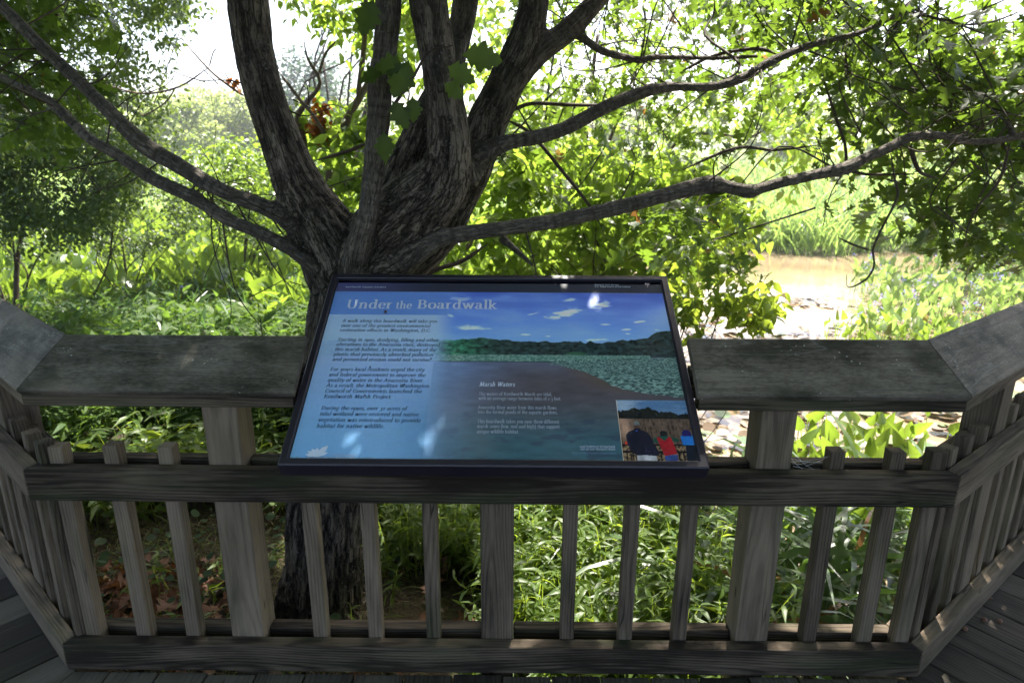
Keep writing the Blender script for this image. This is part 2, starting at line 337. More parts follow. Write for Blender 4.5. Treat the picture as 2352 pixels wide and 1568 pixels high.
# ------------------------------------------------------------------ railing
AR, AL = math.radians(38.2), math.radians(40.78)
tR, tL = math.tan(AR/2), math.tan(AL/2)
XR, XL, D0 = 1.1139, -1.2392, 1.5
dR = np.array((math.cos(AR), math.sin(AR))); dL = np.array((-math.cos(AL), math.sin(AL)))
nR = np.array((-dR[1], dR[0])); nL = np.array((dL[1], -dL[0]))          # outward normals of the side runs
rail = empty('boardwalk_railing', (0, 1.58, 0))
tag(rail, 'weathered grey wooden railing with a broad flat cap bending round the boardwalk edge', 'railing')
SIDE = 2.6
def front_poly(y0, y1, x0=None, x1=None):
    """plan of a member of the front run between depths y0, y1, mitred at the two corners"""
    a = (XL+(y0-D0)*tL) if x0 is None else x0; b = (XL+(y1-D0)*tL) if x0 is None else x0
    c = (XR-(y0-D0)*tR) if x1 is None else x1; d = (XR-(y1-D0)*tR) if x1 is None else x1
    return [(a, y0), (c, y0), (d, y1), (b, y1)]
def side_poly(right, o0, o1, s1=SIDE):
    """member of a side run between outward offsets o0, o1, mitred at the corner"""
    t, e, n, X = (tR, dR, nR, XR) if right else (tL, dL, nL, XL)
    O = np.array((X, D0)); g = .0012
    pl = [O+n*o0+e*(o0*t+g), O+n*o0+e*s1, O+n*o1+e*s1, O+n*o1+e*(o1*t+g)]; pl = [tuple(p) for p in pl]
    return pl if right else pl[::-1]
def member(name, pts, z0, z1, bev, axis, mat=M_wood, tone=None, pith=(.03, .02)):
    return child(name, prism(pts, z0, z1, bev, axis, tone=tone, pith=pith), mat, rail)
UT, UB, LT, LB = .6332, .5449, .1053, .0201
POSTX = [-.7422, -.0459, .6604]; PW = .0445
def split_back(x0, x1):
    xs = [x0]; out = []
    for p in POSTX: out.append((xs[-1], p-PW-.001)); xs.append(p+PW+.001)
    out.append((xs[-1], x1)); return out
for z0, z1, nm in ((UB, UT, 'upper_rail'), (LB, LT, 'lower_rail')):
    member(nm, front_poly(D0, D0+.038), z0, z1, .004, (1, 0, 0), tone=-.55, pith=(.012, .05))
    for i, (a, b) in enumerate(split_back(None, None) if 0 else [(None, POSTX[0]-PW-.001), (POSTX[0]+PW+.001, POSTX[1]-PW-.001), (POSTX[1]+PW+.001, POSTX[2]-PW-.001), (POSTX[2]+PW+.001, None)]):
        member('back_rail', front_poly(D0+.0775, D0+.1155, a, b), z0-.004, z1-.004, .004, (1, 0, 0), tone=-.5)
    for rgt in (True, False):
        ax = tuple(dR if rgt else dL)+(0,)
        member(nm, side_poly(rgt, 0, .038), z0, z1, .004, ax, tone=.1, pith=(.012, .06))
        member('back_rail', side_poly(rgt, .0775, .1155), z0-.004, z1-.004, .004, ax, tone=-.4)
def upright(name, cx, cy, w, z0, z1, ang=0, bev=.003, tone=None):
    h = w/2; c, s = math.cos(ang), math.sin(ang)
    lx, ly = random.uniform(-.0025, .0025), random.uniform(-.001, .001)
    pts = [(cx+x*c-y*s, cy+x*s+y*c) for x, y in ((-h, -h), (h, -h), (h, h), (-h, h))]
    me = prism(pts, z0, z1, bev, (0, 0, 1), tone=tone, pith=(.02, .06) if w > .06 else (.03, .03))
    if w < .06:
        for v in me.vertices: k = (v.co.z-z0)/(z1-z0); v.co.x += lx*k; v.co.y += ly*k
    return child(name, me, M_wood, rail)
for i, x in enumerate(POSTX):
    upright('post', x, D0+.0385+PW, .089, -.75, .6 if i == 1 else .826, tone=.5 if i != 1 else -.15)
BX = [-1.178, -1.036, -.897, -.540, -.386, -.224, .148, .310, .461, .822, .975, 1.078]
for x in BX: upright('baluster', x, D0+.0385+.0193, .038, .030, .683+random.uniform(-.006, .006), tone=(.55 if x < -.3 else .05)+random.uniform(-.25, .25))
for rgt, ss, ps in ((True, [.062, .168, .282, .52, .635, .75, .865, .98, 1.2, 1.32, 1.44, 1.56, 1.68], [.40, 1.09, 1.8]), (False, [.02, .14, .255, .49, .61, .73, .85, .97, 1.2, 1.32, 1.44, 1.56], [.37, 1.09, 1.7])):
    e, n, X, A = (dR, nR, XR, AR) if rgt else (dL, nL, XL, -AL)
    for s in ss:
        p = np.array((X, D0))+n*.0578+e*s; upright('baluster', p[0], p[1], .038, .030, .683+random.uniform(-.006, .006), A, tone=random.uniform(-.3, .5))
    for s in ps:
        p = np.array((X, D0))+n*(.0385+PW)+e*s; upright('post', p[0], p[1], .089, -.75, .826, A, tone=.2)
for o_ in [o for o in COL.objects if o.name.split('.')[0] in ('upper_rail', 'lower_rail') and o.parent == rail]:
    fr_ = sum(v.co.y for v in o_.data.vertices)/len(o_.data.vertices) < D0+.06
    if not fr_: continue
    zc_ = (UT+UB)/2 if o_.name.startswith('upper') else (LT+LB)/2
    for x in BX[:-1]+POSTX:
        for dz in (-.022, .022):
            bm = bmesh.new(); bmesh.ops.create_cone(bm, cap_ends=True, segments=9, radius1=.0034, radius2=.0026, depth=.0016)
            bmesh.ops.transform(bm, matrix=Matrix.Translation((x+random.uniform(-.008, .008), D0-.0004, zc_+dz+random.uniform(-.006, .006))) @ Matrix.Rotation(math.pi/2, 4, 'X'), verts=bm.verts)
            me = bpy.data.meshes.new('nail'); bm.to_mesh(me); bm.free(); n_ = link('nail', me, M_rust); n_.parent = o_; n_.matrix_parent_inverse = Matrix.Translation(-Vector(rail.location))
# slanted cap boards: two at the front (the sign stands in the gap) and one along each side
CY0, CW, CZ, CT = 1.5061, .174, CAMZ-.5766, .6516
CXR, CXL = 1.106, -1.2179; GL, GR = -.542, .4455
def rrect(o0, z0, w, t, ang, r=.006):
    """rounded rectangle profile: width w rising at ang from (o0, z0), thickness t below"""
    c, si = math.cos(ang), math.sin(ang); P_ = []
    for cx, cz, a0 in ((w-r, -r, 90), (r, -r, 180), (r, -t+r, 270), (w-r, -t+r, 360)):
        for k in range(5):
            a = math.radians(a0-90+90*k/4) if 0 else math.radians(a0+ (k/4*90) - (90 if a0 in (90, 180, 270, 360) else 0)); P_.append((cx+r*math.cos(a), cz+r*math.sin(a)))
    return [(o0+a*c-b*si, z0+a*si+b*c) for a, b in P_]
def sweep(name, prf, run, mat, a=None, b=None, tone=None, pith=(.05, .03)):
    """carry an (outward offset, height) profile along one run of the railing, ends mitred"""
    g = .0012; n = len(prf); V = []
    for o, z in prf:
        if run == 'front': p = (CXL+o*tL+g if a is None else a, CY0+o); q = (CXR-o*tR-g if b is None else b, CY0+o)
        else:
            t, e, nn, X = (tR, dR, nR, CXR) if run == 'right' else (tL, dL, nL, CXL); O = np.array((X, CY0)); p = O+nn*o+e*(o*t+g); q = O+nn*o+e*2.6
        V.append(((p[0], p[1], z), (q[0], q[1], z)))
    nseg = 14; vs = []
    for p, q in V:
        for k in range(nseg+1):
            f = k/nseg; vs.append(tuple(Vector(p).lerp(Vector(q), f)))
    F = []
    for i in range(n):
        i2 = (i+1) % n
        for k in range(nseg): F.append((i*(nseg+1)+k, i2*(nseg+1)+k, i2*(nseg+1)+k+1, i*(nseg+1)+k+1))
    F.append(tuple(i*(nseg+1) for i in range(n))); F.append(tuple(i*(nseg+1)+nseg for i in range(n))[::-1])
    me = bpy.data.meshes.new(name); me.from_pydata(vs, [], F); bm = bmesh.new(); bm.from_mesh(me); bmesh.ops.recalc_face_normals(bm, faces=bm.faces); bm.to_mesh(me); bm.free()
    grain(me, {'front': (1, 0, 0), 'right': tuple(dR)+(0,), 'left': tuple(dL)+(0,)}[run], tone, pith); return child(name, me, mat, rail)
def screws(parent, spots, run):
    nn = {'front': np.array((0, 1.)), 'right': nR, 'left': nL}[run]; X = {'front': 0, 'right': CXR, 'left': CXL}[run]
    nv = Vector((-nn[0]*math.sin(CT), -nn[1]*math.sin(CT), math.cos(CT))); O = Vector((X, CY0, CZ))
    for x, y in spots:
        d = ray(x, y); p = Vector((0, 0, CAMZ))+d*((O-Vector((0, 0, CAMZ))).dot(nv)/d.dot(nv))
        bm = bmesh.new(); bmesh.ops.create_cone(bm, cap_ends=True, segments=10, radius1=.0046, radius2=.0036, depth=.0016)
        bmesh.ops.create_cone(bm, cap_ends=True, segments=5, radius1=.0016, radius2=.0016, depth=.0024)
        bmesh.ops.transform(bm, matrix=Matrix.Translation(p+nv*.0003) @ nv.to_track_quat('Z', 'Y').to_matrix().to_4x4(), verts=bm.verts); me = bpy.data.meshes.new('screw'); bm.to_mesh(me); bm.free()
        o = link('screw', me, M_rust); o.parent = parent; o.matrix_parent_inverse = Matrix.Translation(-Vector(rail.location))
cap = rrect(0, CZ, CW, .024, CT); sup = rrect(.011, CZ-.014, .036, .031, 0, .003); sup2 = rrect(.105, CZ+.030, .036, .080, 0, .003)
c1 = sweep('cap_board', cap, 'front', M_cap, None, GL); c2 = sweep('cap_board', cap, 'front', M_cap, GR, None)
c3 = sweep('cap_board', cap, 'right', M_cap); c4 = sweep('cap_board', cap, 'left', M_cap)
for a, b in ((None, GL-.004), (GR+.004, None)):
    sweep('cap_support', sup, 'front', M_wood, a, b, -.2); sweep('cap_support', sup2, 'front', M_wood, a, b, -.2)
for rn_ in ('right', 'left'): sweep('cap_support', sup, rn_, M_wood, tone=-.1); sweep('cap_support', sup2, rn_, M_wood, tone=-.1)
cr4 = lambda x, y: ((x/2.24)*.784, (600+y/2.24)*.784)
cr5 = lambda x, y: ((2000+x/2.24)*.784, (600+y/2.24)*.784)
cr8 = lambda x, y: ((2650+x/3.92)*.784, (850+y/3.92)*.784)
screws(c1, [cr4(1985, 905), cr4(1955, 1027), cr4(1900, 1165), cr4(1505, 912), cr4(1460, 1030), cr4(1410, 1155), cr4(422, 897), cr4(115, 1155)], 'front')
screws(c4, [cr4(362, 868), cr4(62, 1115)], 'left')
screws(c2, [cr5(75, 912), cr5(103, 1042), cr5(137, 1190), cr5(585, 925), cr5(643, 1057), cr5(683, 1197), cr5(1578, 930), cr5(1680, 1055), cr5(1787, 1177)], 'front')
screws(c3, [cr8(388, 630), cr8(597, 875), cr8(795, 1095), cr8(1200, 340)], 'right')

# ------------------------------------------------------------------ boardwalk deck
def clip(poly, p0, nrm):
    out = []; k = len(poly)
    for i in range(k):
        a, b = np.array(poly[i]), np.array(poly[(i+1) % k]); da, db = (a-p0)@nrm, (b-p0)@nrm
        if da >= 0: out.append(tuple(a))
        if da*db < 0: out.append(tuple(a+(b-a)*da/(da-db)))
    return out
def merge(mes, name):
    V, F, G, T, o = [], [], [], [], 0
    for me in mes:
        V += [tuple(v.co) for v in me.vertices]; F += [tuple(i+o for i in p.vertices) for p in me.polygons]
        n = len(me.vertices); a = np.empty(n*3, np.float32); me.attributes['grain'].data.foreach_get('vector', a); G.append(a)
        a = np.empty(n, np.float32); me.attributes['tone'].data.foreach_get('value', a); T.append(a); o += n; bpy.data.meshes.remove(me)
    m = bpy.data.meshes.new(name); m.from_pydata(V, [], F)
    m.attributes.new('grain', 'FLOAT_VECTOR', 'POINT').data.foreach_set('vector', np.concatenate(G)); m.attributes.new('tone', 'FLOAT', 'POINT').data.foreach_set('value', np.concatenate(T)); return m
DE = 1.514; brdR = np.array((-tR, -1.)); brdL = np.array((tL, -1.)); planks = []
cR, cL = np.array((XR-(DE-D0)*tR, DE)), np.array((XL+(DE-D0)*tL, DE))
for org, e, inn, rng, cuts in ((np.array((0, DE)), np.array((1., 0)), np.array((0, -1.)), (-16, 15), [(cR, np.array((-1, -tR))), (cL, np.array((1, -tL)))]),
                               (cR, dR, -nR, (-16, 22), [(cR, np.array((1, tR)))]), (cL, dL, -nL, (-16, 20), [(cL, np.array((-1, tL)))])):
    for k in range(*rng):
        s0, s1 = k*.1375-.03, k*.1375+.1325-.03; ez = random.uniform(-.006, .004)
        pl = [tuple(org+e*s0+inn*ez), tuple(org+e*s1+inn*ez), tuple(org+e*s1+inn*2.4), tuple(org+e*s0+inn*2.4)]
        for p0, nn in cuts:
            pl = clip(pl, p0+np.array((0, 0)), nn) if pl else pl
        if len(pl) < 3: continue
        ar = sum(pl[i][0]*pl[(i+1) % len(pl)][1]-pl[(i+1) % len(pl)][0]*pl[i][1] for i in range(len(pl)))/2
        if abs(ar) < .004: continue
        if ar < 0: pl = pl[::-1]
        z = random.uniform(-.0015, .0015)
        if all(math.dist(pl[i], pl[(i+1) % len(pl)]) > .012 for i in range(len(pl))): planks.append(prism(pl, z-.032, z, .003, tuple(inn)+(0,), pith=(.05, .03)))
        else: planks.append(prism(pl, z-.032, z, 0, tuple(inn)+(0,), pith=(.05, .03)))
# joists beneath
planks.append(prism([(XL+.1, 1.40), (XR-.1, 1.40), (XR-.1, 1.44), (XL+.1, 1.44)], -.20, -.0335, .003, (1, 0, 0)))
planks.append(prism([(XL+.4, .2), (XR-.4, .2), (XR-.4, .24), (XL+.4, .24)], -.20, -.0335, .003, (1, 0, 0)))
dk = link('boardwalk', merge(planks, 'boardwalk'), M_deck); tag(dk, kind='structure')

# ------------------------------------------------------------------ interpretive sign
TIL = math.radians(30.97); SW, SL = .9618, .6412
sign = empty('interpretive_sign', (-.049, 1.3517, CAMZ-.6911)); sign.rotation_euler = (TIL, 0, 0); sign.scale = (1.0135, 1.0083, 1)
tag(sign, 'slanted interpretive sign about the boardwalk in a dark metal frame, set into the railing', 'sign')
prof = [(.006, -.050), (0, -.044), (0, -.003), (.003, 0), (.0165, 0), (.0185, -.002), (.0190, -.0055), (.0215, -.0062), (.0215, -.010)]
V = []; 
for i, z in prof: V += [(-SW/2+i, i, z), (SW/2-i, i, z), (SW/2-i, SL-i, z), (-SW/2+i, SL-i, z)]
F = [(a*4+k, a*4+(k+1) % 4, a*4+4+(k+1) % 4, a*4+4+k) for a in range(len(prof)-1) for k in range(4)]+[(3, 2, 1, 0)]
me = bpy.data.meshes.new('frame'); me.from_pydata(V, [], F); fr = link('frame', me, M_frame, sign)
def box(cx, cy, cz, sx, sy, sz, bev=.003):
    bm = bmesh.new(); bmesh.ops.create_cube(bm, size=1); bmesh.ops.scale(bm, vec=(sx, sy, sz), verts=bm.verts)
    if bev: bmesh.ops.bevel(bm, geom=bm.edges[:], offset=bev, segments=2, profile=.5, affect='EDGES')
    bmesh.ops.translate(bm, vec=(cx, cy, cz), verts=bm.verts); me = bpy.data.meshes.new('box'); bm.to_mesh(me); bm.free(); return me
for x in (-.30, .30):
    link('bracket', box(x, .155, -.058, .05, .20, .048), M_frame, sign)
# printed panel as a fine coloured grid
X0, X1, Y0, Y1 = .0195, SW-.0195, .0150, .6090
nx, ny = 760, 500
uu, vv = np.meshgrid(np.linspace(X0, X1, nx), np.linspace(Y0, Y1, ny))
def n2(u, v, su, sv, o=4, k=0): return fbm(np.stack([u*su, v*sv, np.full_like(u, 3.7+k)], -1), o)
def s2l(c): c = np.asarray(c, float)/255; return np.where(c <= .04045, c/12.92, ((c+.055)/1.055)**2.4)
def mixc(a, b, t): return a+(np.asarray(b, float)-a)*t[..., None]
img = np.zeros((ny, nx, 3))
t = np.clip((vv-.36)/.21, 0, 1); img[:] = np.array((98, 156, 236)); img = mixc(img, (50, 82, 196), t)
img = mixc(img, (120, 165, 232), sstep(.42, .75, n2(uu+vv*.4, vv, 5, 20, 5))*.6)
img = mixc(img, (132, 170, 235), sstep(.0, 1, 1-np.hypot((uu-.93)/.10, (vv-.46)/.10))*.6)
for cx, cy, rx, ry, ang, al in ((.672, .492, .056, .021, .35, .85), (.770, .522, .036, .017, .25, .75), (.676, .541, .022, .010, .2, .6), (.577, .488, .02, .006, .3, .65), (.770, .448, .018, .006, 0, .7), (.862, .459, .028, .0045, .2, .7), (.823, .430, .016, .004, .1, .7), (.556, .409, .014, .004, 0, .6), (.614, .404, .010, .003, 0, .7), (.413, .432, .052, .012, 0, .65), (.378, .545, .036, .016, .1, .4), (.827, .414, .009, .003, 0, .6), (.745, .392, .04, .006, .05, .5), (.35, .48, .015, .008, -.4, .6), (.905, .43, .01, .003, 0, .5)):
    c, s = math.cos(ang), math.sin(ang); a = (uu-cx)*c+(vv-cy)*s; b = -(uu-cx)*s+(vv-cy)*c
    d = np.hypot(a/rx, b/ry*(1+.6*(b < 0)))+(n2(uu, vv, 45, 110, 4, cx*50)-.5)*1.5
    img = mixc(img, (226, 236, 246), sstep(1.05, .35, d)*min(1, al*1.1))
# water
wat = vv < .335
w = np.zeros((ny, nx, 3)); w[:] = (78, 84, 112); w = mixc(w, (70, 62, 70), sstep(.34, .24, vv)*sstep(.36, .6, uu)); w = mixc(w, (40, 78, 92), sstep(.22, .05, vv)); w = mixc(w, (86, 104, 150), sstep(.55, .36, uu)*sstep(.2, .33, vv))
rp = n2(uu, vv, 26, 85, 4, 5); w = w*(1+.35*(rp-.5)[..., None]); bl = sstep(.55, .68, n2(uu, vv, 24, 60, 3, 9))*sstep(.24, .1, vv); w = mixc(w, (38, 52, 74), bl*.6)
w = mixc(w, (84, 64, 52), sstep(.05, .0, np.abs(vv-(.30-.55*(uu-.66))))*sstep(.62, .72, uu)*sstep(.2, .24, vv)*.6)
img = np.where(wat[..., None], w, img)
# tree line
prf = np.interp(uu, [0, .335, .39, .44, .52, .54, .56, .606, .64, .68, .70, .712, .724, .745, .78, .80, .84, .878, .887, .911, .945], [.383, .386, .390, .396, .388, .385, .383, .387, .383, .388, .386, .378, .388, .380, .384, .392, .392, .399, .410, .424, .429])
prf = prf+(n2(uu, vv*0, 90, 1, 4, 2)-.5)*.012
tm = (vv < prf) & (vv > .332); tc = np.zeros((ny, nx, 3)); tc[:] = (26, 44, 46); tc = mixc(tc, (34, 92, 66), sstep(.52, .36, uu)); tc = tc*(1+1.9*(n2(uu, vv, 95, 130, 4, 4)-.48)[..., None])
tc = mixc(tc, (40, 92, 60), sstep(1, .7, np.hypot((uu-.685)/.035, (vv-.338)/.014))*.8)
img = np.where(tm[..., None], tc, img)
lf = (vv > .3155+.012*sstep(.6, .87, uu)) & (vv < .338) & (uu > .30) & (uu < .875); spk = sstep(.45, .6, n2(uu, vv, 260, 420, 2, 6))
lc = mixc(np.zeros((ny, nx, 3))+np.array((60, 104, 92)), (122, 156, 142), spk*.7); img = np.where(lf[..., None], lc, img)
img = np.where(((vv > .3135+.012*sstep(.6, .87, uu)) & (vv < .3158+.012*sstep(.6, .87, uu)) & (uu > .30) & (uu < .875))[..., None], np.array((28, 40, 44.)), img)
lo = np.interp(uu, [.60, .641, .706, .737, .757, .80, .86, .95], [.306, .3035, .280, .2647, .2439, .225, .213, .2])+(n2(uu, vv, 60, 60, 3, 3)-.5)*.012
hi = np.interp(uu, [.60, .641, .81, .945], [.300, .3190, .3240, .3335])
sz_ = 1+1.6*sstep(.26, .33, vv); spk = sstep(.40, .66, n2(uu*sz_, vv*sz_, 150, 380, 3, 8)); lc = mixc(np.zeros((ny, nx, 3))+np.array((44, 70, 70)), (122, 162, 152), spk*.85); img = np.where(((vv > lo) & (vv < hi))[..., None], lc, img)
# wash under the text, title band, header
ov = sstep(.375, .305, uu)*(vv < .4805); oc = mixc(np.zeros((ny, nx, 3))+np.array((150, 176, 230)), (98, 158, 214), sstep(.45, .02, vv)); oc = mixc(oc, (56, 112, 166), sstep(.2, .34, uu)*sstep(.3, .1, vv)*.6)
img = img+(oc-img)*(ov*.86)[..., None]; img = mixc(img, (92, 130, 176), sstep(.46, .34, uu)*(vv < .31)*(uu > .32)*.45)
tb = sstep(.40, .28, uu)*(vv >= .4805)*(vv < .5728); img = mixc(img, (78, 122, 200), tb*.8)
hd = vv >= .5728; img = np.where(hd[..., None], mixc(np.zeros((ny, nx, 3))+np.array((34, 37, 54.)), (66, 62, 120), sstep(.35, .05, uu)*.8), img)  # purple towards the left end imitates glare on the header strip
dirt = sstep(.022+.012*n2(uu, vv, 60, 10, 3, 1), .014, vv)*sstep(.3, .6, n2(uu, vv, 120, 120, 3, 12)); img = mixc(img, (96, 74, 58), dirt*.7*sstep(.30, .18, uu))
img = img*(1+.05*(n2(uu, vv, 300, 300, 2, 14)-.5)[..., None]); gry = img.mean(-1, keepdims=True); img = 14+1.20*(img+(gry-img)*.22)  # inks lifted and greyed to imitate a veil of reflected haze
def grid_mesh(name, uu, vv, img, z):
    ny, nx = uu.shape; V = np.stack([uu-SW/2, vv, np.full_like(uu, z)], -1).reshape(-1, 3); idx = np.arange(nx*ny).reshape(ny, nx)
    F = np.stack([idx[:-1, :-1], idx[:-1, 1:], idx[1:, 1:], idx[1:, :-1]], -1).reshape(-1, 4)
    c = np.concatenate([s2l(np.clip(img, 0, 255)), np.ones(img.shape[:2]+(1,))], -1); return np_mesh(name, V, F, False, {'ink': ('FLOAT_COLOR', c.reshape(-1, 4))})
N = NT('printed_panel'); c = N.attr('ink').outputs['Color']; tc = N.n('ShaderNodeTexCoord').outputs['Object']
b = N.bsdf(c, N.ramp(N.noise(tc, (1, 1, 1), 9, 4), .3, .7, .14, .26), .9); N.l(c, b.inputs['Base Color']); M_print = N.done(b.outputs[0])
panel = link('printed_panel', grid_mesh('printed_panel', uu, vv, img, -.0068), M_print, sign)

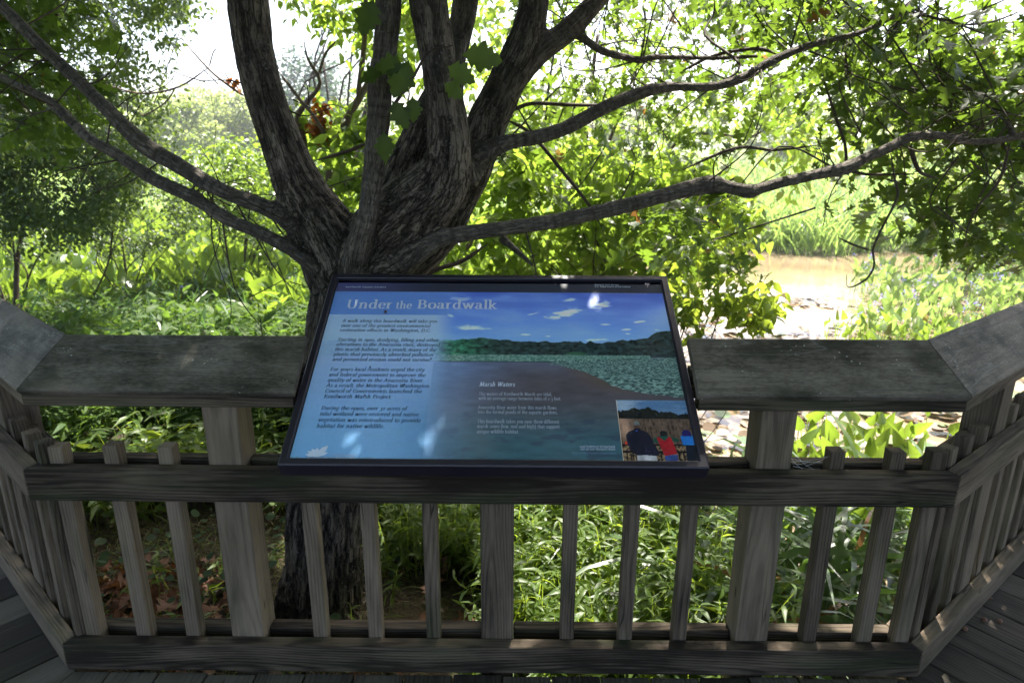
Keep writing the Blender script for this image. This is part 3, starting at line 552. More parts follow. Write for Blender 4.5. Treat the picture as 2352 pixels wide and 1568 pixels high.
# lettering: stroke drawn serif alphabet (x-height 5, capitals 7.4, ascender 8)
ZO = 'C2.4,5 .9,4.3 .5,2.5 .9,.7 2.4,-.05 3.9,.7 4.3,2.5 3.9,4.3 2.4,5'
GL_ = {'a': (4.8, 'C.7,3.9 1.4,4.9 2.6,4.9 3.3,4 3.3,.9 3.8,.1 4.6,.5|C3.3,3 1.5,2.6 .5,1.5 .9,.3 1.9,0 3.3,1.1'),
 'b': (5, 'L1,8 1,.2|C1,3.8 2.3,5 3.8,4.4 4.4,2.6 3.7,.6 2.2,-.1 1,.9|S.6,8'), 'c': (4.2, 'C3.8,3.8 2.9,5 1.6,4.8 .5,3.2 .6,1.4 1.6,.1 2.9,0 3.9,1'),
 'd': (5.2, 'L4,8 4,0|C4,3.9 2.8,5 1.3,4.5 .5,2.6 1.1,.6 2.5,-.1 4,1|S3.6,8|S4.5,.1'), 'e': (4.4, 'L.7,2.7 3.9,2.7|C3.9,2.7 3.5,4.5 2.3,5 1,4.3 .5,2.6 1,.7 2.3,-.05 3.9,.9'),
 'f': (3, 'C3.2,7.4 2.3,8 1.4,7.2 1.3,5 1.3,0|L.3,4.8 2.8,4.8|S1.3,0'), 'g': (4.8, 'C2.2,4.9 .9,4.2 .8,2.7 2.1,1.9 3.5,2.7 3.5,4.1 2.2,4.9|C1.2,2.1 .8,1.1 1.6,.6 3.4,.4 4.1,-.8 3.2,-2.3 1.5,-2.4 .5,-1.5 1.3,-.2|L3.4,4.6 4.5,4.9'),
 'h': (5.4, 'L1,8 1,0|C1,3.7 2.4,5 3.7,4.7 4.1,3.4 4.1,0|S.6,8|S1,0|S4.1,0'), 'i': (2.4, 'L1.2,4.9 1.2,0|S1.2,0|S.8,4.8|L1.2,7.4 1.2,6.4'), 'j': (2.4, 'C1.3,4.9 1.3,2 1.2,-1.2 0,-2.5|L1.3,7.4 1.3,6.4'),
 'k': (5.2, 'L1,8 1,0|L3.9,4.8 1.2,2.2|L2,2.9 4.3,0|S.6,8|S1,0|S4.4,0|S3.8,4.9'), 'l': (2.4, 'L1.2,8 1.2,0|S1.2,0|S.8,8'),
 'm': (8.1, 'L1,4.9 1,0|C1,3.7 2.3,5 3.5,4.7 3.9,3.4 3.9,0|C3.9,3.7 5.2,5 6.4,4.7 6.8,3.4 6.8,0|S1,0|S3.9,0|S6.9,0|S.6,4.8'), 'n': (5.4, 'L1,4.9 1,0|C1,3.7 2.4,5 3.7,4.7 4.1,3.4 4.1,0|S.6,4.8|S1,0|S4.1,0'),
 'o': (4.8, ZO), 'p': (5, 'L1,4.9 1,-2.6|C1,3.8 2.3,5 3.8,4.4 4.4,2.6 3.7,.6 2.2,-.1 1,.9|S1,-2.6|S.6,4.8'), 'q': (5, 'L4,4.9 4,-2.6|C4,3.9 2.8,5 1.3,4.5 .5,2.6 1.1,.6 2.5,-.1 4,1|S4,-2.6'),
 'r': (3.7, 'L1,4.9 1,0|C1,3.2 1.9,4.8 3.3,4.8|S1.1,0|S.6,4.8'), 's': (3.8, 'C3.2,4.2 2.2,5 1,4.8 .6,3.8 1.3,2.9 2.7,2.2 3.3,1.2 2.7,.1 1.5,-.05 .5,.8'), 't': (3.2, 'C1.4,6.6 1.4,3 1.5,.6 2.3,0 3.1,.4|L.3,4.8 2.9,4.8'),
 'u': (5.4, 'C1,4.9 1,2 1.4,.4 2.6,0 4,1.2|L4,4.9 4,0|S.7,4.8|S3.7,4.8|S4.4,.1'), 'v': (4.8, 'L.5,4.8 2.4,0 4.2,4.8|S.6,4.9|S4.1,4.9'), 'w': (7, 'L.5,4.8 2.1,0 3.5,4.6 5,0 6.4,4.8|S.6,4.9|S3.5,4.9|S6.4,4.9'),
 'x': (4.8, 'L.6,4.8 4.2,0|L4,4.8 .6,0'), 'y': (4.8, 'L.5,4.8 2.5,.2|L4.2,4.8 2,-1.4|C2,-1.4 1.4,-2.5 .4,-2.2|S.6,4.9|S4.1,4.9'), 'z': (4.2, 'L.6,4.7 3.6,4.7 .6,.2 3.7,.2'),
 'A': (7, 'L.6,0 3.4,7.4 6.2,0|L1.7,2.6 5.1,2.6|S.7,0|S6.2,0'), 'B': (6, 'L1.3,7.4 1.3,0|C1.3,7.3 3.6,7.3 4.7,5.8 3.6,4.1 1.3,4|C1.3,4 4,3.9 5.2,2.1 4,.2 1.3,.1|S1,7.4|S1,0'), 'C': (6.2, 'C5.6,5.6 4.5,7.3 2.8,7.3 1.1,5.8 .7,3.6 1.3,1.3 3,0 4.8,.3 5.8,1.7'),
 'D': (6.8, 'L1.3,7.4 1.3,0|C1.3,7.3 3.8,7.2 5.6,5.8 6.1,3.7 5.5,1.5 3.8,.2 1.3,.1|S1,7.4|S1,0'), 'F': (5.4, 'L1.3,7.4 1.3,0|L1.3,7.2 4.9,7.2|L1.3,3.9 4,3.9|S1.3,0'), 'G': (6.8, 'C5.6,5.7 4.5,7.3 2.8,7.3 1.1,5.8 .7,3.6 1.3,1.3 3,0 4.8,.2 5.8,1|L5.8,3.2 5.8,.6|S5.6,3.2'),
 'I': (2.8, 'L1.4,7.4 1.4,0|S1.4,7.4|S1.4,0'), 'J': (3.4, 'C2.2,7.4 2.2,3 2,.6 .6,-.4|S2.2,7.4'), 'K': (6.6, 'L1.3,7.4 1.3,0|L5.4,7.2 1.5,3.4|L2.6,4.4 5.8,0|S1.3,7.4|S1.3,0|S5.8,0|S5.4,7.4'), 'L': (5.4, 'L1.3,7.4 1.3,0|L1.3,.15 4.9,.15|S1.3,7.4'),
 'M': (8.4, 'L1.3,0 1.5,7.4 4.2,.6 6.9,7.4 7.1,0|S1.3,0|S7.1,0'), 'N': (7, 'L1.3,0 1.3,7.4 5.8,0 5.8,7.4|S1.3,0|S5.8,7.4'), 'P': (5.6, 'L1.3,7.4 1.3,0|C1.3,7.3 3.8,7.3 5,5.6 3.8,3.7 1.3,3.6|S1.3,0|S1,7.4'), 'Q': (7, 'C3.5,7.4 1.3,6.3 .7,3.7 1.3,1.1 3.5,0 5.7,1.1 6.3,3.7 5.7,6.3 3.5,7.4|L4,1.5 6.4,-1'),
 'R': (6.2, 'L1.3,7.4 1.3,0|C1.3,7.3 3.8,7.3 4.9,5.7 3.8,4 1.3,3.9|L3,3.9 5.6,0|S1.3,0|S5.7,0|S1,7.4'), 'S': (5, 'C4.2,6.2 3.2,7.4 1.6,7.2 .9,5.8 1.7,4.4 3.4,3.4 4.2,1.9 3.4,.2 1.8,0 .7,1.3'), 'T': (6, 'L3,7.3 3,0|L.5,7.2 5.5,7.2|S3,0'), 'E': (5.4, 'L1.3,7.4 1.3,0|L1.3,7.2 4.8,7.2|L1.3,3.9 4,3.9|L1.3,.15 4.9,.15'),
 'U': (6.8, 'C1.3,7.4 1.3,3 1.8,.8 3.4,0 5,.8 5.5,3 5.5,7.4|S1.3,7.4|S5.5,7.4'), 'W': (9, 'L.6,7.3 2.6,0 4.5,7 6.4,0 8.4,7.3|S.6,7.4|S4.5,7.4|S8.4,7.4'),
 '0': (4.8, ZO), '1': (3, 'L1.5,5 1.5,0|S1.5,0|S1.1,4.9'), '2': (4.4, 'C.7,3.9 1.7,5 3.2,4.6 3.3,3.2 2,1.4 .6,.2|L.6,.15 3.9,.15'), '3': (4.2, 'C.8,4.4 2.2,5 3.3,3.9 2.2,2.4 1.3,2.2|C2.2,2.4 3.6,1 3,-1.3 1.6,-2.4 .4,-1.8'), '9': (4.6, 'C3.7,4 2.4,5 .8,4.4 .6,2.5 1.8,1 3.3,1.6 3.9,3.2 3.6,.4 2.4,-1.6 1,-2.4'),
 '.': (2, 'L1,.6 1,0'), ',': (2, 'L1.1,.6 .6,-1.2'), '-': (3.2, 'L.6,2.4 2.6,2.4'), '(': (2.8, 'C2.2,8 1,5 1,1 2.2,-2'), ')': (2.8, 'C.6,8 1.8,5 1.8,1 .6,-2'), ':': (2, 'L1,.6 1,0|L1,4 1,3.4'), ' ': (2.6, '')}
def lettering(lines, mat, name, parent, z=-.0060, bold=1., sans=False, slant=0., serif=1.05):
    V, F = [], []; cnt = 0
    for text, x0, x1, y, sc in lines:
        nat = sum(GL_[c][0] for c in text); sx = (x1-x0)/nat if x1 else sc; px = 0
        for c in text:
            adv, code = GL_[c]
            for st in filter(None, code.split('|')):
                k = st[0]; pt = [tuple(map(float, q.split(','))) for q in st[1:].split(' ')]
                if k == 'S':
                    if sans: continue
                    pt = [(pt[0][0]-serif, pt[0][1]), (pt[0][0]+serif, pt[0][1])]
                if k == 'C': pt = [tuple(q) for q in catmull(pt, 4)]
                q = np.array(pt); d = np.gradient(q, axis=0) if len(q) > 2 and k == 'C' else None; segs = [q] if d is not None else [q[i:i+2] for i in range(len(q)-1)]
                for sg in segs:
                    d = np.gradient(sg, axis=0); L = np.linalg.norm(d, axis=1)[:, None]+1e-9; d = d/L; vert = np.abs(d[:, 1:2])
                    hw = (.36+.0*vert if sans else .17+.40*vert**1.5)*bold; nn = np.stack([-d[:, 1], d[:, 0]], 1)*hw; e = d[[0, -1]]*.12; sg = sg.copy(); sg[0] -= e[0]; sg[-1] += e[1]
                    zz = z+(cnt % 8)*.00003; cnt += 1; o = len(V)
                    for a in (sg+nn, sg-nn):
                        for p in a: V.append((x0-SW/2+(px+adv*.07+p[0]*.86+slant*p[1])*sx, y+p[1]*sc, zz))
                    m = len(sg); F += [(o+i, o+m+i, o+m+i+1, o+i+1) for i in range(m-1)]
            px += adv
    me = bpy.data.meshes.new(name); me.from_pydata(V, [], F); return link(name, me, mat, parent)
T1 = .0325/7.4
lettering([('Under', .0609, .1905, .5045, T1), ('the', .1978, .2435, .5045, T1*.84), ('Boardwalk', .2561, .4787, .5055, T1)], M_cream, 'title_lettering', panel, bold=1.25)
B = [('A walk along this boardwalk will take you', .0612, .3178, .451), ('over one of the greatest environmental', .0612, .3008, .4332), ('restoration efforts in Washington, D.C.', .0612, .3035, .4163),
 ('Starting in 1900, dredging, filling and other', .0612, .3278, .3818), ('alterations to the Anacostia river, destroyed', .0612, .3315, .3647), ('this marsh habitat. As a result, many of the', .0612, .3244, .3473), ('plants that previously absorbed pollution', .0612, .3181, .3301), ('and prevented erosion could not survive.', .0612, .3123, .3128),
 ('For years local residents urged the city', .0622, .3003, .2795), ('and federal government to improve the', .0622, .3042, .2617), ('quality of water in the Anacostia River.', .0622, .3016, .2442), ('As a result, the Metropolitan Washington', .0622, .3172, .2271), ('Council of Governments launched the', .0625, .3003, .2098), ('Kenilworth Marsh Project.', .0625, .2287, .1926),
 ('During the 1990s, over 32 acres of', .0636, .2697, .1573), ('tidal wetland were restored and native', .0636, .3001, .1400), ('vegetation was reintroduced to provide', .0636, .3068, .1226), ('habitat for native wildlife.', .0636, .2223, .1050)]
lettering([(t, a, b, y, .0015) for t, a, b, y in B], M_navy, 'body_lettering', panel, slant=.15, bold=.9, serif=.5)
lettering([('Marsh Waters', .4392, .5277, .2329, .0018)], M_cream, 'heading_lettering', panel, slant=.25, bold=1.2)
lettering([(t, .4397, b, y, .00135) for t, b, y in (('The waters of Kenilworth Marsh are tidal,', .6185, .2043), ('with an average range between tides of 2-3 feet.', .6407, .1906), ('Anacostia River water from this marsh flows', .6283, .1632), ('into the formal ponds of the aquatic gardens.', .6308, .1494), ('This boardwalk takes you over three different', .6333, .1220), ('marsh zones (low, mid and high) that support', .6337, .1078), ('unique wildlife habitat.', .5384, .0930))], M_faint2, 'body_lettering', panel, bold=.95, serif=.55)
lettering([('Kenilworth Aquatic Gardens', .0461, .1614, .588, .0008)], M_cream, 'header_lettering', panel, sans=True, bold=1.2)
lettering([('National Park Service', .7521, .8211, .6035, .00075), ('U.S. Department of the Interior', .7521, .8541, .5955, .00075)], M_cream, 'header_lettering', panel, sans=True, bold=1.2)
lettering([('Local students on the boardwalk', .6773, .7587, .0553, .00085), ('look out over Kenilworth Marsh.', .6783, .7592, .0484, .00085)], M_cream, 'caption_lettering', panel, sans=True)
lettering([('Photo: Friends of Kenilworth Aquatic Gardens', .6587, .7589, .038, .0006)], M_faint, 'caption_lettering', panel, sans=True)
lettering([('A boardwalk view of the wetlands at low tide', .7824, .8971, .567, .00075)], M_faint, 'caption_lettering', panel, sans=True)
lettering([('AQUATIC GARDENS', .0590, .1697, .0182, .0011), ('Friends of Kenilworth', .1150, .1697, .0285, .0006)], M_faint2, 'logo_lettering', panel, bold=1.2)
def flatpoly(name, polys, mat, parent, z):
    V, F = [], []
    for i, p in enumerate(polys):
        o = len(V); V += [(x-SW/2, y, z+i*.00004) for x, y in p]; F.append(tuple(range(o, o+len(p))))
    me = bpy.data.meshes.new(name); me.from_pydata(V, [], F); return link(name, me, mat, parent)
def petal(bx, by, ang, L, w):
    c, s = math.cos(ang), math.sin(ang); return [(bx+(a*c-b*s), by+(a*s+b*c)) for a, b in ((0, 0), (L*.3, -w*.8), (L*.65, -w), (L, 0), (L*.65, w), (L*.3, w*.8))]
lo = [petal(.0800, .0275, math.radians(a), L, w) for a, L, w in ((172, .0265, .0040), (150, .026, .0052), (125, .0235, .0055), (95, .0225, .0055), (52, .036, .0070), (20, .027, .0045))]
lo.append([(.0800+.0115*math.cos(a), .0315+.0068*math.sin(a)) for a in np.linspace(0, 2*math.pi, 20)[:-1]])
M_lotus = simple('lotus_ink', lin(214, 224, 240), .4)
flatpoly('lotus_emblem', lo, M_lotus, panel, -.0061)
aw = [(.8940, .6125), (.8975, .6155), (.9020, .6160), (.9065, .6155), (.9100, .6125), (.9085, .6060), (.9040, .5990), (.9020, .5950), (.9000, .5990), (.8955, .6060)]
em = flatpoly('arrowhead_emblem', [aw], simple('brown_ink', lin(92, 60, 48), .4), panel, -.0061)
flatpoly('emblem_mark', [[(.8965, .6120), (.8985, .6145), (.9005, .6120), (.8995, .6080), (.8975, .6080)], [(.9015, .6105), (.9075, .6105), (.9060, .6065), (.9020, .6045)], [(.9005, .6000), (.9035, .6000), (.9020, .5970)]], M_cream, panel, -.0059)
# inset photograph
ix0, ix1, iy0, iy1 = .7740, .9420, .0165, .1925; mx, my = 230, 240
iu, iv = np.meshgrid(np.linspace(ix0, ix1, mx), np.linspace(iy0, iy1, my)); im = np.zeros((my, mx, 3))
im[:] = (96, 134, 178); im = mixc(im, (168, 190, 214), sstep(.35, .75, n2(iu, iv, 14, 70, 3, 1)))
fl = mixc(np.zeros((my, mx, 3))+np.array((116, 94, 82.)), (70, 54, 48), sstep(.4, .75, n2(iu, iv, 340, 90, 3, 2))); fl = mixc(fl, (206, 160, 134), sstep(.82, .79, iu+(iv-.10)*.2)*sstep(.06, .1, iv)*.8)
im = np.where((iv < .1405)[..., None], fl, im)
pr = np.interp(iu, [.774, .80, .81, .83, .845, .87, .89, .91, .945], [.161, .163, .170, .166, .172, .158, .160, .152, .153])+(n2(iu, iv*0, 260, 1, 3, 4)-.5)*.012
im = np.where(((iv < pr) & (iv > .138))[..., None], (np.array((34, 38, 40.))*(1+1.2*(n2(iu, iv, 200, 200, 2, 4)-.5)[..., None])), im)
im = np.where((iv < .064)[..., None], mixc(np.zeros((my, mx, 3))+np.array((156, 128, 96.)), (60, 48, 42), sstep(.45, .6, n2(iu, iv, 260, 260, 2, 7))), im)
for y0, y1 in ((.061, .0655), (.042, .0475)): im = np.where(((iv > y0) & (iv < y1))[..., None], np.array((30, 30, 38.)), im)
for x in (.783, .797, .860, .901, .912): im = np.where(((np.abs(iu-x) < .0016) & (iv < .047))[..., None], np.array((34, 30, 34.)), im)
def inpoly(poly):
    r = np.zeros(iu.shape, bool); n = len(poly)
    for i in range(n):
        x1, y1 = poly[i]; x2, y2 = poly[(i+1) % n]
        if y1 == y2: continue
        c = ((y1 > iv) != (y2 > iv)) & (iu < (x2-x1)*(iv-y1)/(y2-y1)+x1); r ^= c
    return r
def paint(col, poly):
    global im; im = np.where(inpoly(poly)[..., None], np.array(col, float), im)
paint((205, 200, 205), [(.805, .0165), (.850, .0165), (.849, .040), (.806, .040)])
paint((36, 36, 56), [(.787, .064), (.786, .090), (.793, .100), (.806, .106), (.809, .112), (.820, .112), (.823, .106), (.837, .099), (.843, .088), (.850, .064), (.858, .040), (.850, .034), (.825, .036), (.805, .035), (.795, .046)])
paint((96, 70, 62), [(.809, .110), (.820, .110), (.821, .122), (.809, .122)]); paint((110, 118, 116), [(.8075, .119), (.8225, .119), (.821, .127), (.816, .131), (.811, .130), (.808, .125)])
paint((230, 80, 50), [(.782, .064), (.787, .064), (.787, .072), (.782, .072)]); paint((70, 110, 200), [(.810, .1015), (.815, .1015), (.815, .1045), (.810, .1045)])
paint((62, 84, 150), [(.869, .0165), (.896, .0165), (.897, .038), (.868, .036)]); paint((34, 84, 72), [(.846, .070), (.850, .083), (.862, .089), (.882, .089), (.898, .084), (.908, .080), (.905, .072), (.893, .074), (.853, .070)])
paint((178, 36, 48), [(.856, .084), (.863, .086), (.873, .074), (.884, .087), (.890, .084), (.896, .052), (.897, .040), (.868, .034), (.864, .052)]); paint((34, 36, 44), [(.867, .088), (.881, .088), (.883, .098), (.878, .103), (.869, .103), (.865, .097)])
paint((28, 34, 52), [(.916, .0165), (.944, .0165), (.944, .068), (.920, .066)]); paint((40, 120, 205), [(.914, .064), (.944, .064), (.946, .090), (.930, .093), (.912, .089)]); paint((44, 38, 110), [(.917, .088), (.938, .088), (.938, .098), (.932, .106), (.922, .106), (.916, .098)])
fold = n2(iu, iv, 70, 38, 4, 21); fgm = np.zeros(iu.shape)+(iv < .132); im = im*(1+.55*(fold-.5)*fgm+.25*(n2(iu, iv, 420, 420, 2, 22)-.5))[..., None]
inset = link('inset_photograph', grid_mesh('inset', iu, iv, im, -.0062), M_print, panel)
flatpoly('inset_border', [[(.7728, .0160), (.7740, .0160), (.7740, .1927), (.7728, .1927)]], M_edge, panel, -.0060)
# scraps lying on the sign
def scrap(name, px, py, size, mat, label, cat, seed):
    r = random.Random(seed); bm = bmesh.new()
    for k in range(5):
        v = [bm.verts.new(((r.uniform(-1, 1))*size, r.uniform(-1, 1)*size*1.3, r.uniform(0, .9)*size)) for _ in range(4)]
        bmesh.ops.convex_hull(bm, input=v)
    for k in range(5):
        a = r.uniform(0, 6.28); p = Vector((0, 0, .3*size)); q = p+Vector((math.cos(a), math.sin(a), .2))*size*1.8; w = Vector((-math.sin(a), math.cos(a), 0))*size*.08
        bm.faces.new([bm.verts.new(c) for c in (p-w, q-w, q+w, p+w)])
    me = bpy.data.meshes.new(name); bm.to_mesh(me); bm.free(); o = link(name, me, mat)
    d = ray(px, py); Nn = Vector((0, -math.sin(TIL), math.cos(TIL))); O = sign.location+Nn*-.006; tt = (O-Vector((0, 0, CAMZ))).dot(Nn)/d.dot(Nn)
    o.location = d*tt+Vector((0, 0, CAMZ)); o.rotation_euler = (TIL, 0, 0); tag(o, label, cat, 'dry scraps on the sign'); return o
M_scrap = simple('scrap', lin(96, 74, 62), .8, .3, 0, 900, .5, .5); M_scrap2 = simple('scrap_dark', lin(46, 34, 32), .8, .3, 0, 900, .5, .5)
scrap('dried_scrap', 886, 718, .0050, M_scrap, 'shaggy brown scrap stuck below the word Under on the sign', 'debris', 1)
scrap('dried_scrap', 850, 844, .0022, M_scrap2, 'tiny dark scrap above the word residents on the sign', 'debris', 2)
scrap('dried_scrap', 929, 884, .0024, M_scrap2, 'tiny dark scrap on the word Washington on the sign', 'debris', 3)
scrap('dried_scrap', 838, 908, .0022, M_scrap, 'tiny orange-brown scrap on the word Marsh on the sign', 'debris', 4)
scrap('dried_scrap', 990, 824, .0020, M_scrap2, 'tiny dark scrap after the word survive on the sign', 'debris', 5)

# ------------------------------------------------------------------ ground and water
WZ = -.80
def water_mask(x, y):
    xb = np.where(y > 3.1, .42+.20*(y-3.1), .42+(3.1-y)*2.2)+.25*(vnoise(np.stack([x*0+2, y*1.3, y*0], -1))-.5)
    far = 14.3+.5*np.sin(x*1.7)+1.6*(vnoise(np.stack([x*.35, x*0, x*0+5], -1))-.5)
    m = sstep(-.2, .25, x-xb)*sstep(.25, -.35, y-far)
    pond = sstep(1.15, .85, np.hypot((x+6.6)/2.6, (y-15.6)/1.6))
    return np.maximum(m, pond)
def gz(x, y):
    x = np.asarray(x, float); y = np.asarray(y, float)
    land = -.44-.02*np.clip(y-2, 0, 3)-.075*np.clip(y-3.5, 0, 3)+.10*sstep(.3, -1.2, x)*sstep(3.4, 2.2, y)
    land = np.where(y > 13, -.70, land)+.07*(fbm(np.stack([x*1.1, y*1.1, x*0], -1), 3)-.5)*2
    land = land+sstep(26, 60, np.hypot(x, y))*1.2
    m = water_mask(x, y); return land*(1-m)+(-1.02)*m
ys = np.concatenate([np.linspace(-6, 1, 12)[:-1], np.linspace(1, 8, 110)[:-1], np.linspace(8, 18, 70)[:-1], np.geomspace(18, 700, 40)])
xs = np.concatenate([-np.geomspace(8, 700, 34)[::-1][:-1], np.linspace(-8, 8, 150)[:-1], np.geomspace(8, 700, 34)])
gx, gy = np.meshgrid(xs, ys); Vg = np.stack([gx, gy, gz(gx, gy)], -1).reshape(-1, 3); idx = np.arange(gx.size).reshape(gx.shape)
Fg = np.stack([idx[:-1, :-1], idx[:-1, 1:], idx[1:, 1:], idx[1:, :-1]], -1).reshape(-1, 4)
N = NT('marsh_soil'); tc = N.n('ShaderNodeTexCoord').outputs['Object']
c = N.mix(N.ramp(N.noise(tc, (1, 1, 1), 3, 5), .35, .65), (.030, .022, .014, 1), (.060, .046, .028, 1)); c = N.mix(N.ramp(N.noise(tc, (1, 1, 1), 30, 4), .45, .7, 0, .7), c, (.045, .055, .02, 1))
ln = N.n('ShaderNodeVectorMath', operation='LENGTH'); N.l(tc, ln.inputs[0])
c = N.mix(N.ramp(ln.outputs['Value'], 14, 22), c, (.13, .18, .05, 1))
b = N.bsdf(c, .9, .2, N.bump(N.noise(tc, (1, 1, 1), 25, 5), .8, .03)); M_soil = N.done(b.outputs[0])
tag(link('ground', np_mesh('ground', Vg, Fg, True), M_soil), kind='structure')
N = NT('muddy_water'); tc = N.n('ShaderNodeTexCoord').outputs['Object']
c = N.mix(N.ramp(N.noise(tc, (1, 1, 1), .9, 4), .35, .65), (.15, .105, .065, 1), (.24, .18, .115, 1))
b = N.bsdf(c, .10, .45, N.bump(N.noise(tc, (1, .4, 1), 9, 4), .25, .02)); M_water = N.done(b.outputs[0])
tag(link('water', np_mesh('water', [(-60, 1.7, WZ), (60, 1.7, WZ), (60, 60, WZ), (-60, 60, WZ)], [(0, 1, 2, 3)]), M_water), kind='structure')

# ------------------------------------------------------------------ the big forked tree
def limb(spec, k=5):                   # spec rows: px, py, width px, depth
    pts = np.array([tuple(P(a, b, d)) for a, b, w, d in spec]); rad = np.array([W2R(w, d, a, b) for a, b, w, d in spec])
    q = catmull(np.hstack([pts, rad[:, None]]), k); return q[:, :3], np.maximum(q[:, 3], .004)
LIMBS = [limb(s) for s in (
 [(738, 1620, 290, 2.28), (740, 1470, 215, 2.28), (744, 1300, 186, 2.28), (750, 1150, 184, 2.28), (772, 950, 186, 2.28), (800, 760, 196, 2.28), (822, 650, 205, 2.28), (836, 590, 205, 2.29)],
 [(800, 680, 170, 2.28), (775, 590, 175, 2.27), (735, 520, 165, 2.27), (688, 430, 124, 2.27), (636, 300, 99, 2.28), (590, 150, 97, 2.30), (569, 0, 102, 2.33), (560, -160, 104, 2.38), (540, -420, 90, 2.5), (500, -800, 66, 2.7)],
 [(760, 560, 90, 2.24), (700, 525, 80, 2.22), (640, 490, 47, 2.21), (560, 458, 39, 2.23), (490, 428, 40, 2.26), (410, 380, 43, 2.31), (332, 334, 47, 2.35), (250, 255, 39, 2.40), (175, 182, 37, 2.45), (100, 112, 37, 2.5), (52, 63, 36, 2.55), (0, 12, 35, 2.6), (-120, -90, 32, 2.7), (-330, -260, 26, 2.9)],
 [(790, 640, 90, 2.24), (735, 606, 74, 2.20), (690, 584, 44, 2.18), (647, 560, 36, 2.16), (590, 531, 34, 2.16), (525, 504, 34, 2.18), (440, 452, 36, 2.25), (350, 409, 37, 2.30), (270, 356, 31, 2.35), (210, 322, 30, 2.39), (175, 290, 30, 2.42), (150, 266, 31, 2.44), (118, 236, 26, 2.48), (87, 217, 25, 2.5), (30, 190, 22, 2.55), (-80, 130, 20, 2.65)],
 [(815, 620, 70, 2.16), (824, 560, 62, 2.10), (843, 500, 50, 2.08), (851, 440, 50, 2.08), (858, 385, 52, 2.08), (866, 310, 55, 2.08), (872, 245, 57, 2.09), (872, 190, 62, 2.09), (880, 150, 57, 2.10), (886, 105, 58, 2.11), (892, 0, 64, 2.13), (900, -200, 60, 2.2), (930, -520, 46, 2.4)],
 [(850, 640, 190, 2.28), (890, 545, 190, 2.25), (950, 480, 170, 2.20), (1010, 420, 140, 2.16), (1030, 360, 112, 2.14), (1028, 280, 98, 2.13), (1015, 190, 88, 2.13), (998, 90, 88, 2.14), (984, 0, 92, 2.16), (965, -160, 92, 2.2), (950, -450, 76, 2.35), (960, -800, 55, 2.5)],
 [(860, 600, 150, 2.32), (905, 480, 130, 2.34), (937, 390, 108, 2.36), (970, 300, 84, 2.38), (1000, 225, 66, 2.40), (1040, 140, 58, 2.42), (1060, 60, 60, 2.44), (1070, 0, 62, 2.46), (1085, -160, 60, 2.5), (1130, -460, 46, 2.7)],
 [(1075, 420, 90, 2.22), (1052, 350, 46, 2.2), (1048, 280, 40, 2.2), (1048, 210, 36, 2.24), (1052, 150, 36, 2.32), (1056, 90, 36, 2.40)],
 [(900, 600, 170, 2.30), (985, 520, 150, 2.31), (1060, 420, 110, 2.34), (1100, 340, 98, 2.37), (1120, 280, 96, 2.39), (1148, 220, 90, 2.42), (1175, 165, 88, 2.44), (1200, 110, 86, 2.46), (1215, 60, 78, 2.48), (1227, 0, 70, 2.5), (1240, -140, 62, 2.56), (1290, -420, 46, 2.7)],
 [(1190, 170, 66, 2.45), (1235, 122, 58, 2.46), (1290, 82, 52, 2.50), (1330, 45, 50, 2.53), (1372, 0, 46, 2.56), (1450, -90, 40, 2.65), (1620, -260, 32, 2.9)],
 [(1060, 400, 100, 2.28), (1100, 360, 62, 2.28), (1150, 332, 42, 2.28), (1195, 322, 36, 2.30), (1240, 314, 36, 2.33), (1309, 290, 35, 2.38), (1379, 252, 34, 2.43), (1449, 222, 31, 2.48), (1510, 204, 27, 2.52), (1568, 199, 23, 2.57), (1638, 199, 23, 2.62), (1708, 178, 24, 2.67), (1778, 138, 24, 2.72), (1865, 103, 20, 2.78), (1970, 77, 17, 2.86), (2040, 45, 16, 2.92), (2084, 22, 20, 2.96), (2110, -12, 18, 3.0), (2190, -90, 14, 3.1)],
 [(870, 620, 130, 2.22), (930, 592, 82, 2.16), (1000, 552, 46, 2.14), (1050, 540, 40, 2.14), (1110, 531, 37, 2.15), (1204, 519, 36, 2.18), (1309, 501, 37, 2.22), (1414, 478, 37, 2.27), (1501, 455, 37, 2.31), (1580, 434, 40, 2.35), (1634, 424, 46, 2.38), (1672, 430, 33, 2.40), (1722, 440, 36, 2.42), (1736, 436, 30, 2.43), (1800, 418, 29, 2.46), (1883, 399, 29, 2.50), (1946, 385, 36, 2.54), (1990, 362, 27, 2.57), (2040, 341, 29, 2.60), (2093, 315, 28, 2.63), (2163, 312, 24, 2.68), (2233, 325, 22, 2.72), (2320, 318, 22, 2.78), (2400, 290, 20, 2.85), (2520, 250, 16, 3.0)],
 [(1316, 68, 34, 2.52), (1345, 92, 22, 2.54), (1379, 115, 21, 2.57), (1420, 128, 19, 2.60), (1470, 138, 19, 2.64), (1500, 132, 17, 2.67), (1568, 132, 15, 2.75), (1650, 134, 14, 2.9), (1740, 129, 13, 3.0)],
 [(2072, 28, 14, 2.96), (2120, 36, 13, 3.0), (2163, 45, 12, 3.04), (2215, 58, 10, 3.1)],
 [(2330, 318, 20, 2.78), (2316, 285, 15, 2.78), (2290, 262, 10, 2.8), (2250, 228, 9, 2.84), (2205, 205, 8, 2.88), (2150, 197, 7, 2.92), (2100, 199, 6, 2.96)],
 [(1150, 545, 26, 2.3), (1180, 570, 16, 2.32), (1205, 592, 14, 2.34), (1226, 612, 10, 2.36)],
)]
big = [l for l in LIMBS]
V, F = tubes([(p, r) for p, r in big], 14)
